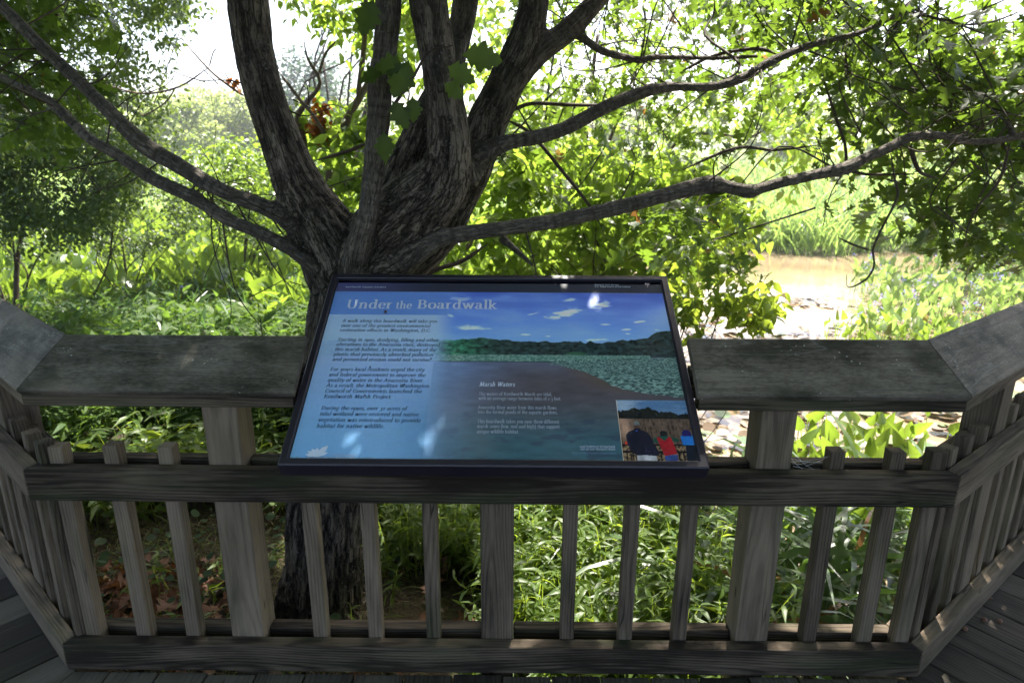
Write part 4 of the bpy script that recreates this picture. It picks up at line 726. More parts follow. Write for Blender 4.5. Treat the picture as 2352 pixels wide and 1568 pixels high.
# root flare
fl = []
for a in (20, 95, 160, 215, 280, 335):
    c = P(742, 1500, 2.28); a = math.radians(a); dv = np.array((math.cos(a), math.sin(a), 0))
    base = np.array((c.x, c.y, -.30)); fl.append((catmull([base+dv*.03+np.array((0, 0, .12)), base+dv*.12-np.array((0, 0, .06)), base+dv*.21-np.array((0, 0, .20)), base+dv*.34-np.array((0, 0, .34))], 3), np.linspace(.09, .045, 10)))
V2, F2 = tubes(fl, 12); F = np.concatenate([F, F2+len(V)]); V = np.concatenate([V, V2])
tmp = link('tmp', np_mesh('tmp', V, F)); md = tmp.modifiers.new('r', 'REMESH'); md.mode = 'VOXEL'; md.voxel_size = .0085; md.use_smooth_shade = True
ms = tmp.modifiers.new('s', 'SMOOTH'); ms.factor = .6; ms.iterations = 7
dg = bpy.context.evaluated_depsgraph_get(); me = bpy.data.meshes.new_from_object(tmp.evaluated_get(dg), depsgraph=dg); bpy.data.objects.remove(tmp)
n = len(me.vertices); co = np.empty(n*3, np.float32); me.vertices.foreach_get('co', co); co = co.reshape(-1, 3).astype(float)
no = np.empty(n*3, np.float32); me.vertices.foreach_get('normal', no); no = no.reshape(-1, 3).astype(float)
A_ = np.concatenate([p[:-1] for p, r in big]); B_ = np.concatenate([p[1:] for p, r in big]); R_ = np.concatenate([(r[1:]+r[:-1])/2 for p, r in big])
CUM = np.concatenate([np.concatenate([[0], np.cumsum(np.linalg.norm(np.diff(p, axis=0), axis=1))])[:-1]+i*3.7 for i, (p, r) in enumerate(big)])
bc = np.zeros((n, 3)); rd = np.zeros(n)
for s in range(0, n, 4000):
    q = co[s:s+4000, None]; ab = (B_-A_)[None]; t = np.clip(((q-A_[None])*ab).sum(-1)/((ab*ab).sum(-1)+1e-9), 0, 1); cl = A_[None]+ab*t[..., None]; d = np.linalg.norm(q-cl, axis=-1)/R_[None]
    k = d.argmin(1); i = np.arange(len(k)); ax = unit((B_-A_)[k]); off = co[s:s+4000]-cl[i, k]
    # continuous frame: off is perpendicular offset in world axes; along = arc length
    bc[s:s+4000] = off; rd[s:s+4000] = R_[k]; bc[s:s+4000, :] += 0; al = CUM[k]+t[i, k]*np.linalg.norm((B_-A_)[k], axis=1)
    # rotate offset so that its axis component lies along z, then store the arc length there
    zz = np.array((0, 0, 1.)); v = np.cross(ax, zz); cth = ax@zz; o = off; o2 = o+np.cross(v, o)+np.cross(v, np.cross(v, o))/(1+cth+1e-3)[:, None]
    bc[s:s+4000, 0] = o2[:, 0]; bc[s:s+4000, 1] = o2[:, 1]; bc[s:s+4000, 2] = al
rn = 1-2*np.abs(fbm(bc*np.array((34, 34, 6.5)), 3)-.5)*2.6; rn = np.clip(rn, 0, 1); amp = np.clip((rd-.012)/.12, 0, 1)
rn2 = fbm(bc*np.array((60, 60, 20.)), 2)
rough = sstep(.9, -.1, co[:, 2])*.5+.6
disp = -(rn**2)*.012*amp*rough+(rn2-.5)*.006*amp+(fbm(co*9, 2)-.5)*.012*amp+(fbm(bc*np.array((14, 14, 30.)), 2)-.5)*.0035
co2 = co+no*disp[:, None]; me.vertices.foreach_set('co', co2.astype(np.float32).ravel())
me.attributes.new('bark', 'FLOAT_VECTOR', 'POINT').data.foreach_set('vector', bc.astype(np.float32).ravel())
me.attributes.new('rad', 'FLOAT', 'POINT').data.foreach_set('value', rd.astype(np.float32)); me.attributes.new('ridge', 'FLOAT', 'POINT').data.foreach_set('value', (1-rn).astype(np.float32))
me.update()
c = P(742, 1470, 2.28); oak = empty('oak_tree', (c.x, c.y, -.45))
tag(oak, 'large dark oak forking into many limbs right behind the sign and railing', 'tree')
child('trunk', me, M_bark, oak)
# twigs and foliage of the oak
def twig_path(a, b, sag=.06, k=5):
    a = np.array(a); b = np.array(b); L = np.linalg.norm(b-a); m = (a+b)/2+RNG.normal(0, .14, 3)*L+np.array((0, 0, sag*L)); m2 = (m+b)/2+RNG.normal(0, .08, 3)*L; return catmull([a, m, m2, b], k)
TW, OL = [], []
def path_px(rows, k=4):
    p, r = limb(rows, k); t = np.linspace(0, 1, len(r)); return p, np.maximum(r*np.clip((1-t)*5, .25, 1)*np.clip(.35+t*6, 0, 1), .0012)
for rows in ([(2046, 352, 7, 2.6), (2055, 413, 6, 2.6), (2061, 451, 7, 2.58), (2030, 515, 6, 2.56), (2015, 546, 6, 2.55), (2005, 575, 5, 2.55), (2007, 612, 5, 2.55), (1988, 642, 5, 2.54), (1949, 660, 4, 2.53), (1944, 631, 3, 2.52)],
             [(2320, 325, 9, 2.78), (2296, 413, 8, 2.75), (2250, 469, 6, 2.7), (2225, 515, 5, 2.7), (2215, 560, 4, 2.7)], [(2000, 575, 4, 2.55), (1960, 562, 3, 2.55), (1925, 545, 3, 2.55)], [(2090, 335, 13, 2.63), (2105, 380, 12, 2.66), (2120, 400, 9, 2.68), (2160, 412, 6, 2.7)],
             [(1165, 276, 8, 3.0), (1221, 308, 9, 2.95), (1291, 392, 9, 2.9), (1330, 440, 8, 2.9), (1361, 483, 8, 2.9), (1390, 540, 6, 2.95)], [(1172, 256, 12, 2.9), (1221, 238, 9, 2.95), (1309, 241, 9, 3.0), (1379, 241, 8, 3.1), (1450, 230, 6, 3.2)],
             [(930, 680, 10, 2.7), (990, 625, 12, 2.7), (1060, 600, 11, 2.75), (1120, 560, 10, 2.8)], [(1568, 163, 8, 2.95), (1640, 128, 8, 2.95), (1740, 112, 9, 2.9), (1790, 128, 10, 2.8)], [(1638, 200, 6, 2.7), (1700, 150, 7, 2.8), (1620, 82, 6, 3.0), (1640, 30, 5, 3.1), (1640, -20, 5, 3.1)],
             [(1568, 390, 6, 3.4), (1690, 340, 8, 3.3), (1780, 345, 7, 3.3), (1900, 330, 6, 3.2)], [(840, 330, 10, 2.7), (790, 350, 9, 2.8), (720, 370, 6, 2.9)],
             [(2110, 400, 7, 2.7), (1960, 395, 8, 2.9), (1940, 330, 8, 2.9), (1910, 240, 7, 2.95), (1890, 180, 6, 3.0)], [(175, 290, 8, 2.44), (225, 330, 6, 2.4), (250, 335, 3, 2.4)],
             [(2215, 58, 7, 3.1), (2280, 50, 6, 3.2), (2360, 20, 4, 3.3)], [(2180, 48, 6, 3.1), (2260, 20, 4, 3.2), (2330, -10, 4, 3.2)], [(2200, 55, 6, 3.1), (2290, 90, 5, 3.15), (2350, 108, 4, 3.2)]):
    TW.append(path_px(rows))
LO, LD, LS = [], [], []                 # near lobed leaves
def sprig(tip, n, size, spread=.12, dvec=None):
    """a whorl of oak leaves round a twig tip"""
    for _ in range(n):
        d = RNG.normal(0, 1, 3); d[2] = -abs(d[2])*.6+.1
        if dvec is not None: d += np.array(dvec)*.8
        LO.append(np.array(tip)+RNG.normal(0, spread, 3)*np.array((1, 1, .6))); LD.append(d); LS.append(size*RNG.uniform(.5, 1.25))
def fill_px(poly, Y0, Y1, n, per, size, spread, anchor=None):
    pl = np.array(poly); lo, hi = pl.min(0), pl.max(0); k = 0
    while k < n:
        x, y = RNG.uniform(lo[0], hi[0]), RNG.uniform(lo[1], hi[1]); ins = False
        for i in range(len(pl)):
            (x1, y1), (x2, y2) = pl[i], pl[(i+1) % len(pl)]
            if (y1 > y) != (y2 > y) and x < (x2-x1)*(y-y1)/(y2-y1)+x1: ins = not ins
        if not ins: continue
        k += 1; Y = RNG.uniform(Y0, Y1); tip = np.array(P(x, y, Y)); sprig(tip, per, size, spread)
        if anchor is not None and k % 4 == 0:
            a = np.array(anchor[RNG.integers(len(anchor))]); dd = a-tip; L = np.linalg.norm(dd); st = tip+dd/L*min(L, RNG.uniform(.25, .6))
            tp_ = twig_path(st, tip); TW.append((tp_, np.linspace(.0042, .0012, len(tp_))))
ancR = [tuple(p) for p in np.concatenate([LIMBS[10][0][-30:], LIMBS[11][0][-45:]])]; ancL = [tuple(p) for p in np.concatenate([LIMBS[2][0][-20:], LIMBS[3][0][-14:]])]; ancM = [tuple(p) for p in np.concatenate([LIMBS[9][0], LIMBS[12][0], LIMBS[8][0][-15:]])]
fill_px([(1880, 90), (2080, 60), (2420, 110), (2460, 320), (2200, 330), (2080, 290), (1990, 300), (1930, 230)], 2.95, 3.9, 240, 6, .12, .13, ancR)
fill_px([(2000, 350), (2420, 330), (2460, 560), (2240, 580), (2180, 540), (2080, 510), (1990, 440)], 2.95, 3.7, 95, 6, .12, .12, ancR)
fill_px([(2130, 540), (2440, 500), (2440, 610), (2200, 590)], 2.9, 3.3, 20, 6, .115, .09, ancR)
fill_px([(1650, -60), (2120, -60), (2080, 60), (1900, 90), (1700, 60)], 2.8, 3.6, 70, 6, .105, .10, ancR)
fill_px([(-80, -60), (200, -60), (200, 80), (150, 190), (240, 300), (60, 330), (-80, 260)], 2.8, 3.5, 100, 6, .12, .10, ancL)
fill_px([(1150, -60), (1700, -60), (1850, 60), (1800, 260), (1600, 420), (1250, 470), (1120, 330), (1280, 200), (1400, 60)], 3.7, 5.2, 210, 6, .115, .16, ancM)
fill_px([(1500, 480), (1600, 440), (1660, 600), (1560, 640)], 2.5, 2.9, 20, 6, .10, .08, ancR)
FB, FD, FS = [], [], []
for x, y, Y, s, dx, dz in ((930, 165, 1.95, .105, -.3, -.7), (905, 150, 1.95, .09, -.9, .0), (1095, 130, 1.93, .11, .9, -.1), (1050, 165, 1.93, .08, .8, -.4), (1040, 205, 1.93, .075, .9, -.6), (915, 255, 1.95, .10, .5, -.8), (885, 330, 1.96, .09, .1, -1), (850, 30, 1.98, .10, -.3, -.9), (860, 170, 2.0, .085, -1, -.2), (950, 245, 1.96, .07, .1, -1)):
    s *= RNG.uniform(.8, 1.05); FB.append(np.array(P(x, y, Y))+np.array((-dx*s*.4, 0, -dz*s*.4))); FD.append(np.array((dx, -.25, dz))); FS.append(s)
TW.append(path_px([(886, 320, 5, 2.05), (893, 262, 5, 1.99), (915, 225, 5, 1.96), (945, 185, 5, 1.95), (985, 120, 5, 1.94), (1040, 105, 4, 1.93)]))
for li in (1, 2, 3, 8, 9, 10, 11, 12, 13):
    lp, lr = LIMBS[li]; vis = np.where((lr < .034) | (RNG.random(len(lr)) < .12))[0]
    for _ in range(15):
        a = lp[RNG.choice(vis)]; L = RNG.uniform(.12, .42); dv = RNG.normal(0, 1, 3)*np.array((1, .8, 1)); dv /= np.linalg.norm(dv); e = a+dv*L; m = (a+e)/2+RNG.normal(0, .10, 3)*L
        TW.append((catmull([a, m, e], 4), np.linspace(.0034, .0012, 9)))
        for f in (.45, .7, .9):
            s0 = a+(e-a)*f; d2 = dv+RNG.normal(0, .7, 3); d2 /= np.linalg.norm(d2); TW.append((catmull([s0, s0+d2*L*.2+RNG.normal(0, .01, 3), s0+d2*L*.4], 3), np.linspace(.002, .0009, 7)))
V, F = tubes(TW, 5); child('twigs', np_mesh('twigs', V, F, True), M_twig, oak)
LO, LD, LS = map(np.array, (LO, LD, LS)); h_ = len(LO)//2; T_curl = (T_oak[0]*np.array((.93, .8, 1))+np.stack([T_oak[0][:, 0]*0, T_oak[0][:, 0]*0, -.30*T_oak[0][:, 0]**3], 1), T_oak[1]); pr_ = RNG.permutation(len(LO)); LO, LD, LS = LO[pr_], LD[pr_], LS[pr_]
g1 = join_geo(leaves_geo(LO[:h_], LD[:h_], nearup(h_, .55), LS[:h_], T_oak), leaves_geo(LO[h_:], LD[h_:], nearup(len(LO)-h_, .6), LS[h_:], T_curl, RNG.uniform(.75, 1.1, len(LO)-h_)))
# high crown above the frame: boughs, and unseen leaf clumps placed for the shade they cast
BO = []; CC = []
tops = [LIMBS[i][0][-1] for i in (1, 2, 3, 4, 5, 6, 8, 9, 10, 11)]
for tpt in tops:
    got = 0
    for _ in range(60):
        q = np.array((RNG.uniform(-4.5, 5.5), RNG.uniform(.3, 4.6), 0)); q[2] = 1.42+.24*max(q[1], 1)+RNG.uniform(1.0, 3.2)
        pth = catmull([tpt, (np.array(tpt)+q)/2+RNG.normal(0, .25, 3)+np.array((0, 0, .5)), q], 5)
        if got < 5 and (pth[:, 2] > 1.50+.30*pth[:, 1]).all(): BO.append((pth, np.linspace(.026, .006, 11))); got += 1
V, F = tubes(BO, 6)
bb = np.zeros((len(V), 3)); me = np_mesh('bough', V, F, True, {'bark': ('FLOAT_VECTOR', V*np.array((1, 1, .3))), 'rad': ('FLOAT', np.full(len(V), .03)), 'ridge': ('FLOAT', np.full(len(V), .4))}); child('upper_boughs', me, M_bark, oak)
C_ = []; KT = math.tan(SUN_EL)/math.cos(SUN_AZ); KX = math.tan(SUN_AZ)/KT
while len(C_) < 1150:
    x, y = RNG.uniform(-5.2, 6.4), RNG.uniform(-2.4, 5.4); z = 1.42+.24*max(y, .5)+.45+RNG.random()**1.2*3.0
    land = y-(z+.4)/KT; lx = x-(z+.4)*KX
    if land > (1.15 if -.4 < lx else 2.2)+.2*math.sin(3*x): continue
    C_.append((x, y, z))
def shade(n, x0, x1, l0, l1, z0, z1):
    for _ in range(n):
        z = RNG.uniform(z0, z1); x = RNG.uniform(x0, x1)+(z+.4)*KX; y = RNG.uniform(l0, l1)+(z+.4)/KT
        if z > 1.42+.24*max(y, .5)+.40: C_.append((x, y, z))
shade(430, -2.6, 2.8, -.6, 1.15, 2.2, 4.3); shade(210, -3.2, -.35, 1.2, 2.9, 2.4, 4.8); shade(40, 1.3, 3.2, .8, 1.6, 2.4, 4.6); shade(90, 1.1, 2.8, -.6, 1.0, 2.2, 4.0)  # extra clumps added out of view to keep sun off railing, deck and bank
C_ = np.array(C_); g2 = clump_leaves(C_, RNG.uniform(.28, .48, len(C_)), 30, .135, T_oaklo, .6, (-.6, .3), .4)
g3 = leaves_geo(np.array(FB), np.array(FD), unit(np.array((0, -.9, .5))+RNG.normal(0, .35, (len(FB), 3))), np.array(FS), T_front, 1.1); g3 = (g3[0], g3[1], g3[2]*.9)
V, F, R = join_geo(g1, g2, g3); leaf_obj('crown', (V, F, R), L_oak, oak)

# ------------------------------------------------------------------ other trees and shrubs
def plant_tree(name, label, cat, base, stems, clumps, radii, per, size, T, leafmat, barkmat, flat=.75, droop=(-.8, .3), ups=.6, group=None, extra=None):
    root = empty(name, base); tag(root, label, cat, group)
    if stems:
        V, F = tubes(stems, 6); child('trunk', np_mesh('trunk', V, F, True), barkmat, root)
    leaf_obj('crown', clump_leaves(np.array(clumps), np.array(radii), per, size, T, flat, droop, ups), leafmat, root)
    return root
def region(poly, Y0, Y1, n):
    pl = np.array(poly, float); lo, hi = pl.min(0), pl.max(0); out = []
    while len(out) < n:
        x, y = RNG.uniform(lo[0], hi[0]), RNG.uniform(lo[1], hi[1]); ins = False
        for i in range(len(pl)):
            (x1, y1), (x2, y2) = pl[i], pl[(i+1) % len(pl)]
            if (y1 > y) != (y2 > y) and x < (x2-x1)*(y-y1)/(y2-y1)+x1: ins = not ins
        if ins: out.append(tuple(P(x, y, RNG.uniform(Y0, Y1))))
    return out
def stems_to(base, targets, r0=.03, k=5):
    """leaning trunk that forks towards the foliage clumps"""
    base = np.array(base, float); T_ = np.array(targets); c = T_.mean(0); H = T_[:, 2].max()-base[2]
    top = np.array((c[0], c[1], base[2]+H*.8)); mid = base+(top-base)*.5+RNG.normal(0, .12, 3)*np.array((1, 1, 0))*H*.4; tr = catmull([base, base+(mid-base)*.5+RNG.normal(0, .02, 3)*H, mid, top], 5)
    out = [(tr, np.linspace(r0, r0*.3, len(tr)))]
    for t in T_:
        f = np.clip((t[2]-base[2])/H*.8, .12, .9); a = tr[int(f*(len(tr)-1)*RNG.uniform(.45, .8))]; L = np.linalg.norm(t-a); m = a+(t-a)*.5+RNG.normal(0, .09, 3)*L; m2 = a+(t-a)*.78+RNG.normal(0, .05, 3)*L
        out.append((catmull([a, m, m2, t], 4), np.linspace(r0*.32, r0*.07, 13)))
    return out
def G(x, y): return (x, y, float(gz(x, y)))
# 1 leafy tree at the left with small blue-green leaves
b = G(-4.9, 6.1); cl = region([(-500, -300), (440, -300), (430, 10), (360, 150), (400, 300), (300, 440), (200, 560), (60, 600), (-500, 600)], 5.2, 7.0, 520)+region([(-100, 250), (330, 300), (380, 430), (250, 520), (-100, 520)], 5.2, 6.4, 110)
plant_tree('leafy_tree', 'dense tree with small dark blue-green leaves filling the upper left', 'tree', b, stems_to(b, cl[:12], .03), cl, RNG.uniform(.15, .34, 630), 85, .050, T_ov, L_blue if False else L_small, M_twig, .65, (-1.1, .1))
b = G(-5.0, 6.9); cl = region([(300, -260), (520, -260), (440, 40), (420, 110), (330, 130)], 6.0, 7.2, 34)
plant_tree('leafy_tree', 'sparse tree whose dark drooping sprays hang against the sky left of the big oak', 'tree', b, stems_to(b, cl[:3], .012), cl, RNG.uniform(.12, .28, 34), 60, .06, T_ov, L_small, M_twig, .6, (-1.1, .1))
b = G(*[P(285, 640, 7.4).x, 7.4]); cl = region([(180, 420), (360, 400), (440, 470), (400, 590), (300, 610), (190, 560)], 6.8, 7.8, 60)
st = stems_to(b, cl[:9], .03)
plant_tree('shrub', 'low twiggy shrub with a bent dark stem below the left tree', 'shrub', b, st, cl, RNG.uniform(.12, .25, 60), 60, .050, T_ov, L_small, M_twig, .7)
# 2 yellow-green sunlit shrubs behind the fork
b = G(-2.1, 5.2); cl = region([(400, 360), (560, 330), (640, 400), (680, 560), (520, 560), (420, 480)], 7.5, 9.5, 90)
plant_tree('shrub', 'bright yellow-green sunlit shrub seen under the two left limbs', 'shrub', G(-3.6, 8.4), stems_to(G(-3.6, 8.4), cl[:8], .03), cl, RNG.uniform(.2, .36, 90), 60, .075, T_ov, L_pick, M_twig)
b = G(P(700, 700, 4.8).x, 4.8)
cl = region([(640, 330), (720, 250), (830, 210), (860, 300), (960, 330), (1010, 470), (1000, 640), (760, 620), (700, 480)], 4.4, 5.6, 90)
root = plant_tree('young_tree', 'slender pale-stemmed young tree with sunlit leaves behind the fork of the oak', 'tree', b,
    [path_px(r) for r in ([(740, 640, 26, 4.8), (745, 480, 26, 4.8), (770, 360, 24, 4.8), (800, 270, 20, 4.8), (845, 190, 15, 4.85), (860, 120, 12, 4.9), (870, 0, 10, 5), (880, -120, 7, 5)], [(700, 420, 22, 4.7), (694, 320, 22, 4.7), (683, 270, 16, 4.7), (705, 235, 12, 4.7), (735, 190, 9, 4.7), (705, 130, 7, 4.7), (695, 60, 5, 4.7)], [(730, 178, 7, 4.7), (750, 120, 6, 4.7), (790, 80, 5, 4.7)], [(640, 165, 6, 4.6), (690, 230, 9, 4.6), (730, 280, 9, 4.6), (770, 360, 10, 4.8)], [(820, 230, 14, 4.8), (835, 120, 13, 4.8), (840, 0, 11, 4.8), (830, -100, 8, 4.8)], [(1150, 480, 12, 4.6), (1080, 560, 14, 4.6), (1000, 640, 16, 4.7)])],
    cl, RNG.uniform(.12, .26, 90), 30, .10, T_ov, L_bright, M_pinktwig, .8, (-1.2, .1), .7)
cl = region([(620, -200), (1000, -200), (1010, 160), (930, 210), (800, 80), (700, 30), (640, 60)], 4.6, 5.6, 60)
leaf_obj('crown', clump_leaves(np.array(cl), RNG.uniform(.12, .26, 60), 30, .085, T_ov, .8, (-1.2, .1), .7), L_bright, root)
cc = np.array([tuple(P(735+dx, 265+dy, 4.7)) for dx, dy in ((0, -18), (-6, 8), (8, 22), (4, 46), (-10, 30))]); leaf_obj('dead_leaf_cluster', clump_leaves(cc, np.full(5, .06), 26, .06, T_ov, 1.2, (-1.5, -.4), .9), L_orange, root)
cc = np.array([tuple(P(528, 185, 4.6)), tuple(P(545, 190, 4.6))]); leaf_obj('dead_leaf_cluster', clump_leaves(cc, np.full(2, .035), 7, .05, T_ov, 1.3, (-1.5, -.5), .9), L_orange, root)
V, F = tubes([path_px([(560, 220, 8, 4.6), (530, 200, 7, 4.6), (480, 160, 5, 4.6), (400, 70, 4, 4.6)]), path_px([(480, 155, 4, 4.6), (410, 200, 5, 4.6), (330, 215, 5, 4.6), (260, 200, 4, 4.6), (200, 175, 3, 4.6)]), path_px([(405, 198, 4, 4.6), (380, 235, 4, 4.6), (330, 265, 4, 4.6), (318, 250, 3, 4.6)]), path_px([(480, 155, 4, 4.6), (490, 120, 3, 4.6), (500, 110, 3, 4.6)])], 5); child('bare_twig', np_mesh('bare', V, F, True), M_pinktwig, root)
# 3 leafy growth right of the fork
b = G(1.35, 4.6)
cl = region([(1080, 340), (1250, 330), (1500, 380), (1700, 400), (1720, 520), (1600, 640), (1500, 660), (1250, 640), (960, 640), (1000, 560), (1120, 470)], 4.0, 5.4, 170)
plant_tree('leafy_shrub', 'tall sunlit leafy shrub spreading behind the right-hand limbs above the sign', 'shrub', b, stems_to(b, cl[:24], .022), cl, RNG.uniform(.12, .26, 170), 30, .10, T_ov, L_bright, M_twig, .8, (-1.0, .2), .7)
b = G(P(1560, 900, 3.4).x, 3.4); cl = region([(1540, 560), (1640, 540), (1760, 610), (1800, 700), (1740, 760), (1640, 700), (1600, 780), (1550, 740)], 3.1, 3.7, 42)
plant_tree('leafy_shrub', 'drooping green spray of leaves at the right edge of the sign, before the water', 'shrub', b, stems_to(b, cl[:14], .008), cl, RNG.uniform(.06, .14, 42), 20, .066, T_ov, L_weed, M_twig, .8, (-1.1, 0), .7)
# 4 trees behind, lit, right and centre
for (px, Y, poly, n, per, sz, mat, lab) in (
    (1400, 8, [(1080, -200), (1700, -200), (1950, 0), (1950, 240), (1850, 420), (1500, 430), (1200, 400), (1080, 250)], 100, 52, .12, L_bright, 'broad sunlit tree with yellow-green leaves behind the right-hand limbs'),
    (2480, 12, [(2050, 200), (2500, 0), (2700, 560), (2300, 540), (2100, 430), (2000, 330)], 70, 50, .14, L_far, 'pale green tree beyond the water at the far right'),
    (760, 11, [(620, -150), (900, -150), (1080, -40), (1100, 60), (820, 60), (700, 20)], 40, 34, .12, L_bright, 'light green treetop in the gap above the young tree')):
    p = P(px, 700, Y); b = G(p.x, Y); cl = region(poly, Y-1.2, Y+1.2, n)
    plant_tree('leafy_tree', lab, 'tree', b, stems_to(b, cl[:14], .07), cl, RNG.uniform(.28, .55, n), per, sz, T_ov, mat, M_twig, .8, (-1., .2), .7)
# 5 distant trees
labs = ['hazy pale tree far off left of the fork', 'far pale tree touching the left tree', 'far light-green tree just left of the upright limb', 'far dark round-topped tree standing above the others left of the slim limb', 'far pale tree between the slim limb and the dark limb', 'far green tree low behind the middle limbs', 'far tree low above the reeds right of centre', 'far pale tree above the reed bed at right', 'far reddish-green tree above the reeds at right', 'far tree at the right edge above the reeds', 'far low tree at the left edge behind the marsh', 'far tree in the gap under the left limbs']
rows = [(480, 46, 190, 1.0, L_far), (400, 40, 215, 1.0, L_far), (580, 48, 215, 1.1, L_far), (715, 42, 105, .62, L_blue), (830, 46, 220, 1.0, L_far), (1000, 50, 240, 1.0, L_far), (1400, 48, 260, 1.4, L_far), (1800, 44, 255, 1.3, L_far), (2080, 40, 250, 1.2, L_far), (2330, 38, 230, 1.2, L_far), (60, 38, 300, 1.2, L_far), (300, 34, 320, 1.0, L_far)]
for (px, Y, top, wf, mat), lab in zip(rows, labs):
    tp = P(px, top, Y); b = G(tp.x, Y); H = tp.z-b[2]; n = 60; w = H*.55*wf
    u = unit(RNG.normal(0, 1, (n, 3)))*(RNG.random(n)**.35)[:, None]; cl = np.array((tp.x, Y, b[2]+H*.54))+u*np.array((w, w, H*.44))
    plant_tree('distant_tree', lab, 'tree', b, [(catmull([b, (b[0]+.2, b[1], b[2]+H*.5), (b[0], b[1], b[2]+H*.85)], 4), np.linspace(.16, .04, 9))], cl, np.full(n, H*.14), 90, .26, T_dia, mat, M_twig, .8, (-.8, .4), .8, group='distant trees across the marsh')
# low hedge-like scrub belt closing the horizon
k = 520; a = RNG.uniform(-62, 62, k); rr = RNG.uniform(52, 66, k); bx = rr*np.sin(np.radians(a)); by = rr*np.cos(np.radians(a)); cen = np.stack([bx, by, gz(bx, by)+RNG.uniform(.3, 4.2, k)], 1)
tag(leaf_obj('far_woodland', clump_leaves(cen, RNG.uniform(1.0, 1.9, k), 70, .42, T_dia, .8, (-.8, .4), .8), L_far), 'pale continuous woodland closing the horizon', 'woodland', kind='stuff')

# ------------------------------------------------------------------ marsh plants and undergrowth
def scatter(x0, x1, y0, y1, n, keep):
    x = RNG.uniform(x0, x1, n); y = RNG.uniform(y0, y1, n); m = keep(x, y) & ((x < XR-.2) | ((x-XR)*nR[0]+(y-D0)*nR[1] > np.where(x > 1, .42, .2))) & ((x > XL+.2) | ((x-XL)*nL[0]+(y-D0)*nL[1] > .2)); x, y = x[m], y[m]; return np.stack([x, y, gz(x, y)], 1)
trunk_c = np.array(P(742, 1470, 2.28))[:2]
def notrunk(x, y, r=.26): return np.hypot(x-trunk_c[0], y-trunk_c[1]) > r
def weeds(base, hmin, hmax, nodes, leaf, T, wid=1., lean=.25, upz=.35):
    n = len(base); h = RNG.uniform(hmin, hmax, n); ln = RNG.normal(0, lean, (n, 2)); tip = base+np.stack([ln[:, 0]*h, ln[:, 1]*h, h], 1); tt = RNG.uniform(.25, 1, (n, nodes)); tt[:, 0] = 1
    p = base[:, None]+(tip-base)[:, None]*tt[..., None]; p = p.reshape(-1, 3); d = rdir(len(p), upz-.45, upz+.45); g1 = leaves_geo(p, d, nearup(len(p), .4), leaf*RNG.uniform(.6, 1.25, len(p)), T, wid)
    w = np.array((.0028, 0, 0)); SV = np.stack([base-w, base+w, tip+w*.4, tip-w*.4], 1).reshape(-1, 3); SF = np.arange(4*n).reshape(-1, 4); return join_geo(g1, (SV, SF, np.repeat(RNG.random(n), 4)))
wm = lambda x, y: water_mask(x, y)
# smartweed carpet close behind the railing
s1 = scatter(-.62, .85, 1.72, 4.2, 2800, lambda x, y: (wm(x, y) < .35) & notrunk(x, y) & ~((x < -.15) & (y < 2.5)))
s2 = scatter(-5, .3, 3.6, 7.6, 8200, lambda x, y: (wm(x, y) < .3) & notrunk(x, y) & ((vnoise(np.stack([x*2, y*2, x*0], -1)) > .16)))
s3 = scatter(-2.2, -.5, 2.6, 3.7, 900, lambda x, y: notrunk(x, y) & (y > 2.75+.4*vnoise(np.stack([x*3, y*0, x*0], -1))))
s5 = scatter(-1.6, -.45, 1.75, 2.6, 60, lambda x, y: notrunk(x, y))
g = join_geo(weeds(s1, .14, .42, 12, .068, T_lance, 1.1), weeds(s3, .15, .42, 8, .10, T_lance, 1.2), weeds(s5, .06, .2, 6, .05, T_lance, 1.3))
tag(leaf_obj('undergrowth', g, L_weed), 'tangled green smartweed filling the bank behind the railing', 'undergrowth', kind='stuff')
s2b = scatter(-5, .3, 3.6, 8.2, 500, lambda x, y: (wm(x, y) < .3) & notrunk(x, y))
tag(leaf_obj('undergrowth', join_geo(weeds(s2, .28, .66, 10, .105, T_lance, 1.2, .2, .6), weeds(s2b, .35, .8, 8, .13, T_ov, .9, .2, .9)), L_weed2), 'leafy green weeds carpeting the bank beyond the left cap board', 'undergrowth', kind='stuff')
# broad upright pickerelweed
def pick(base, h0, h1, leaf, per=1):
    base = np.repeat(base, per, 0)+np.concatenate([RNG.normal(0, .05, (len(base)*per, 2)), np.zeros((len(base)*per, 1))], 1); n = len(base); h = RNG.uniform(h0, h1, n); ln = RNG.normal(0, .16, (n, 2)); tip = base+np.stack([ln[:, 0]*h, ln[:, 1]*h, h], 1)
    d = rdir(n, .5, 2.4); lg = leaves_geo(tip, d, rdir(n, -.1, .6), leaf*RNG.uniform(.7, 1.2, n), T_pick, 1.15); w = np.array((.0045, 0, 0)); SV = np.stack([base-w, base+w, tip+w*.7, tip-w*.7], 1).reshape(-1, 3); return join_geo(lg, (SV, np.arange(4*n).reshape(-1, 4), np.repeat(RNG.random(n), 4)))
p1 = scatter(-9, .6, 6.2, 14.6, 9500, lambda x, y: (wm(x, y) < .5) & (x > -.66*y-1.5) & ~((x < -2.6) & (y < 7)))
tag(leaf_obj('marsh_plants', pick(p1, .35, .72, .22), L_pick), 'bright upright broad-leaved marsh plants beyond the bank at left', 'marsh plants', kind='stuff')
p2 = scatter(1.1, 2.8, 2.7, 4.3, 330, lambda x, y: x > .62*y-.75); p2[:, 2] = WZ
p4 = scatter(3.7, 6.4, 6.3, 7.8, 240, lambda x, y: (x < .75*y+.6)); p4[:, 2] = WZ
tag(leaf_obj('marsh_plants', join_geo(pick(p2, .2, .48, .15), pick(p4, .10, .26, .14)), L_pick), 'broad-leaved arrow-shaped plants standing in the water just past the railing at right', 'marsh plants', kind='stuff')
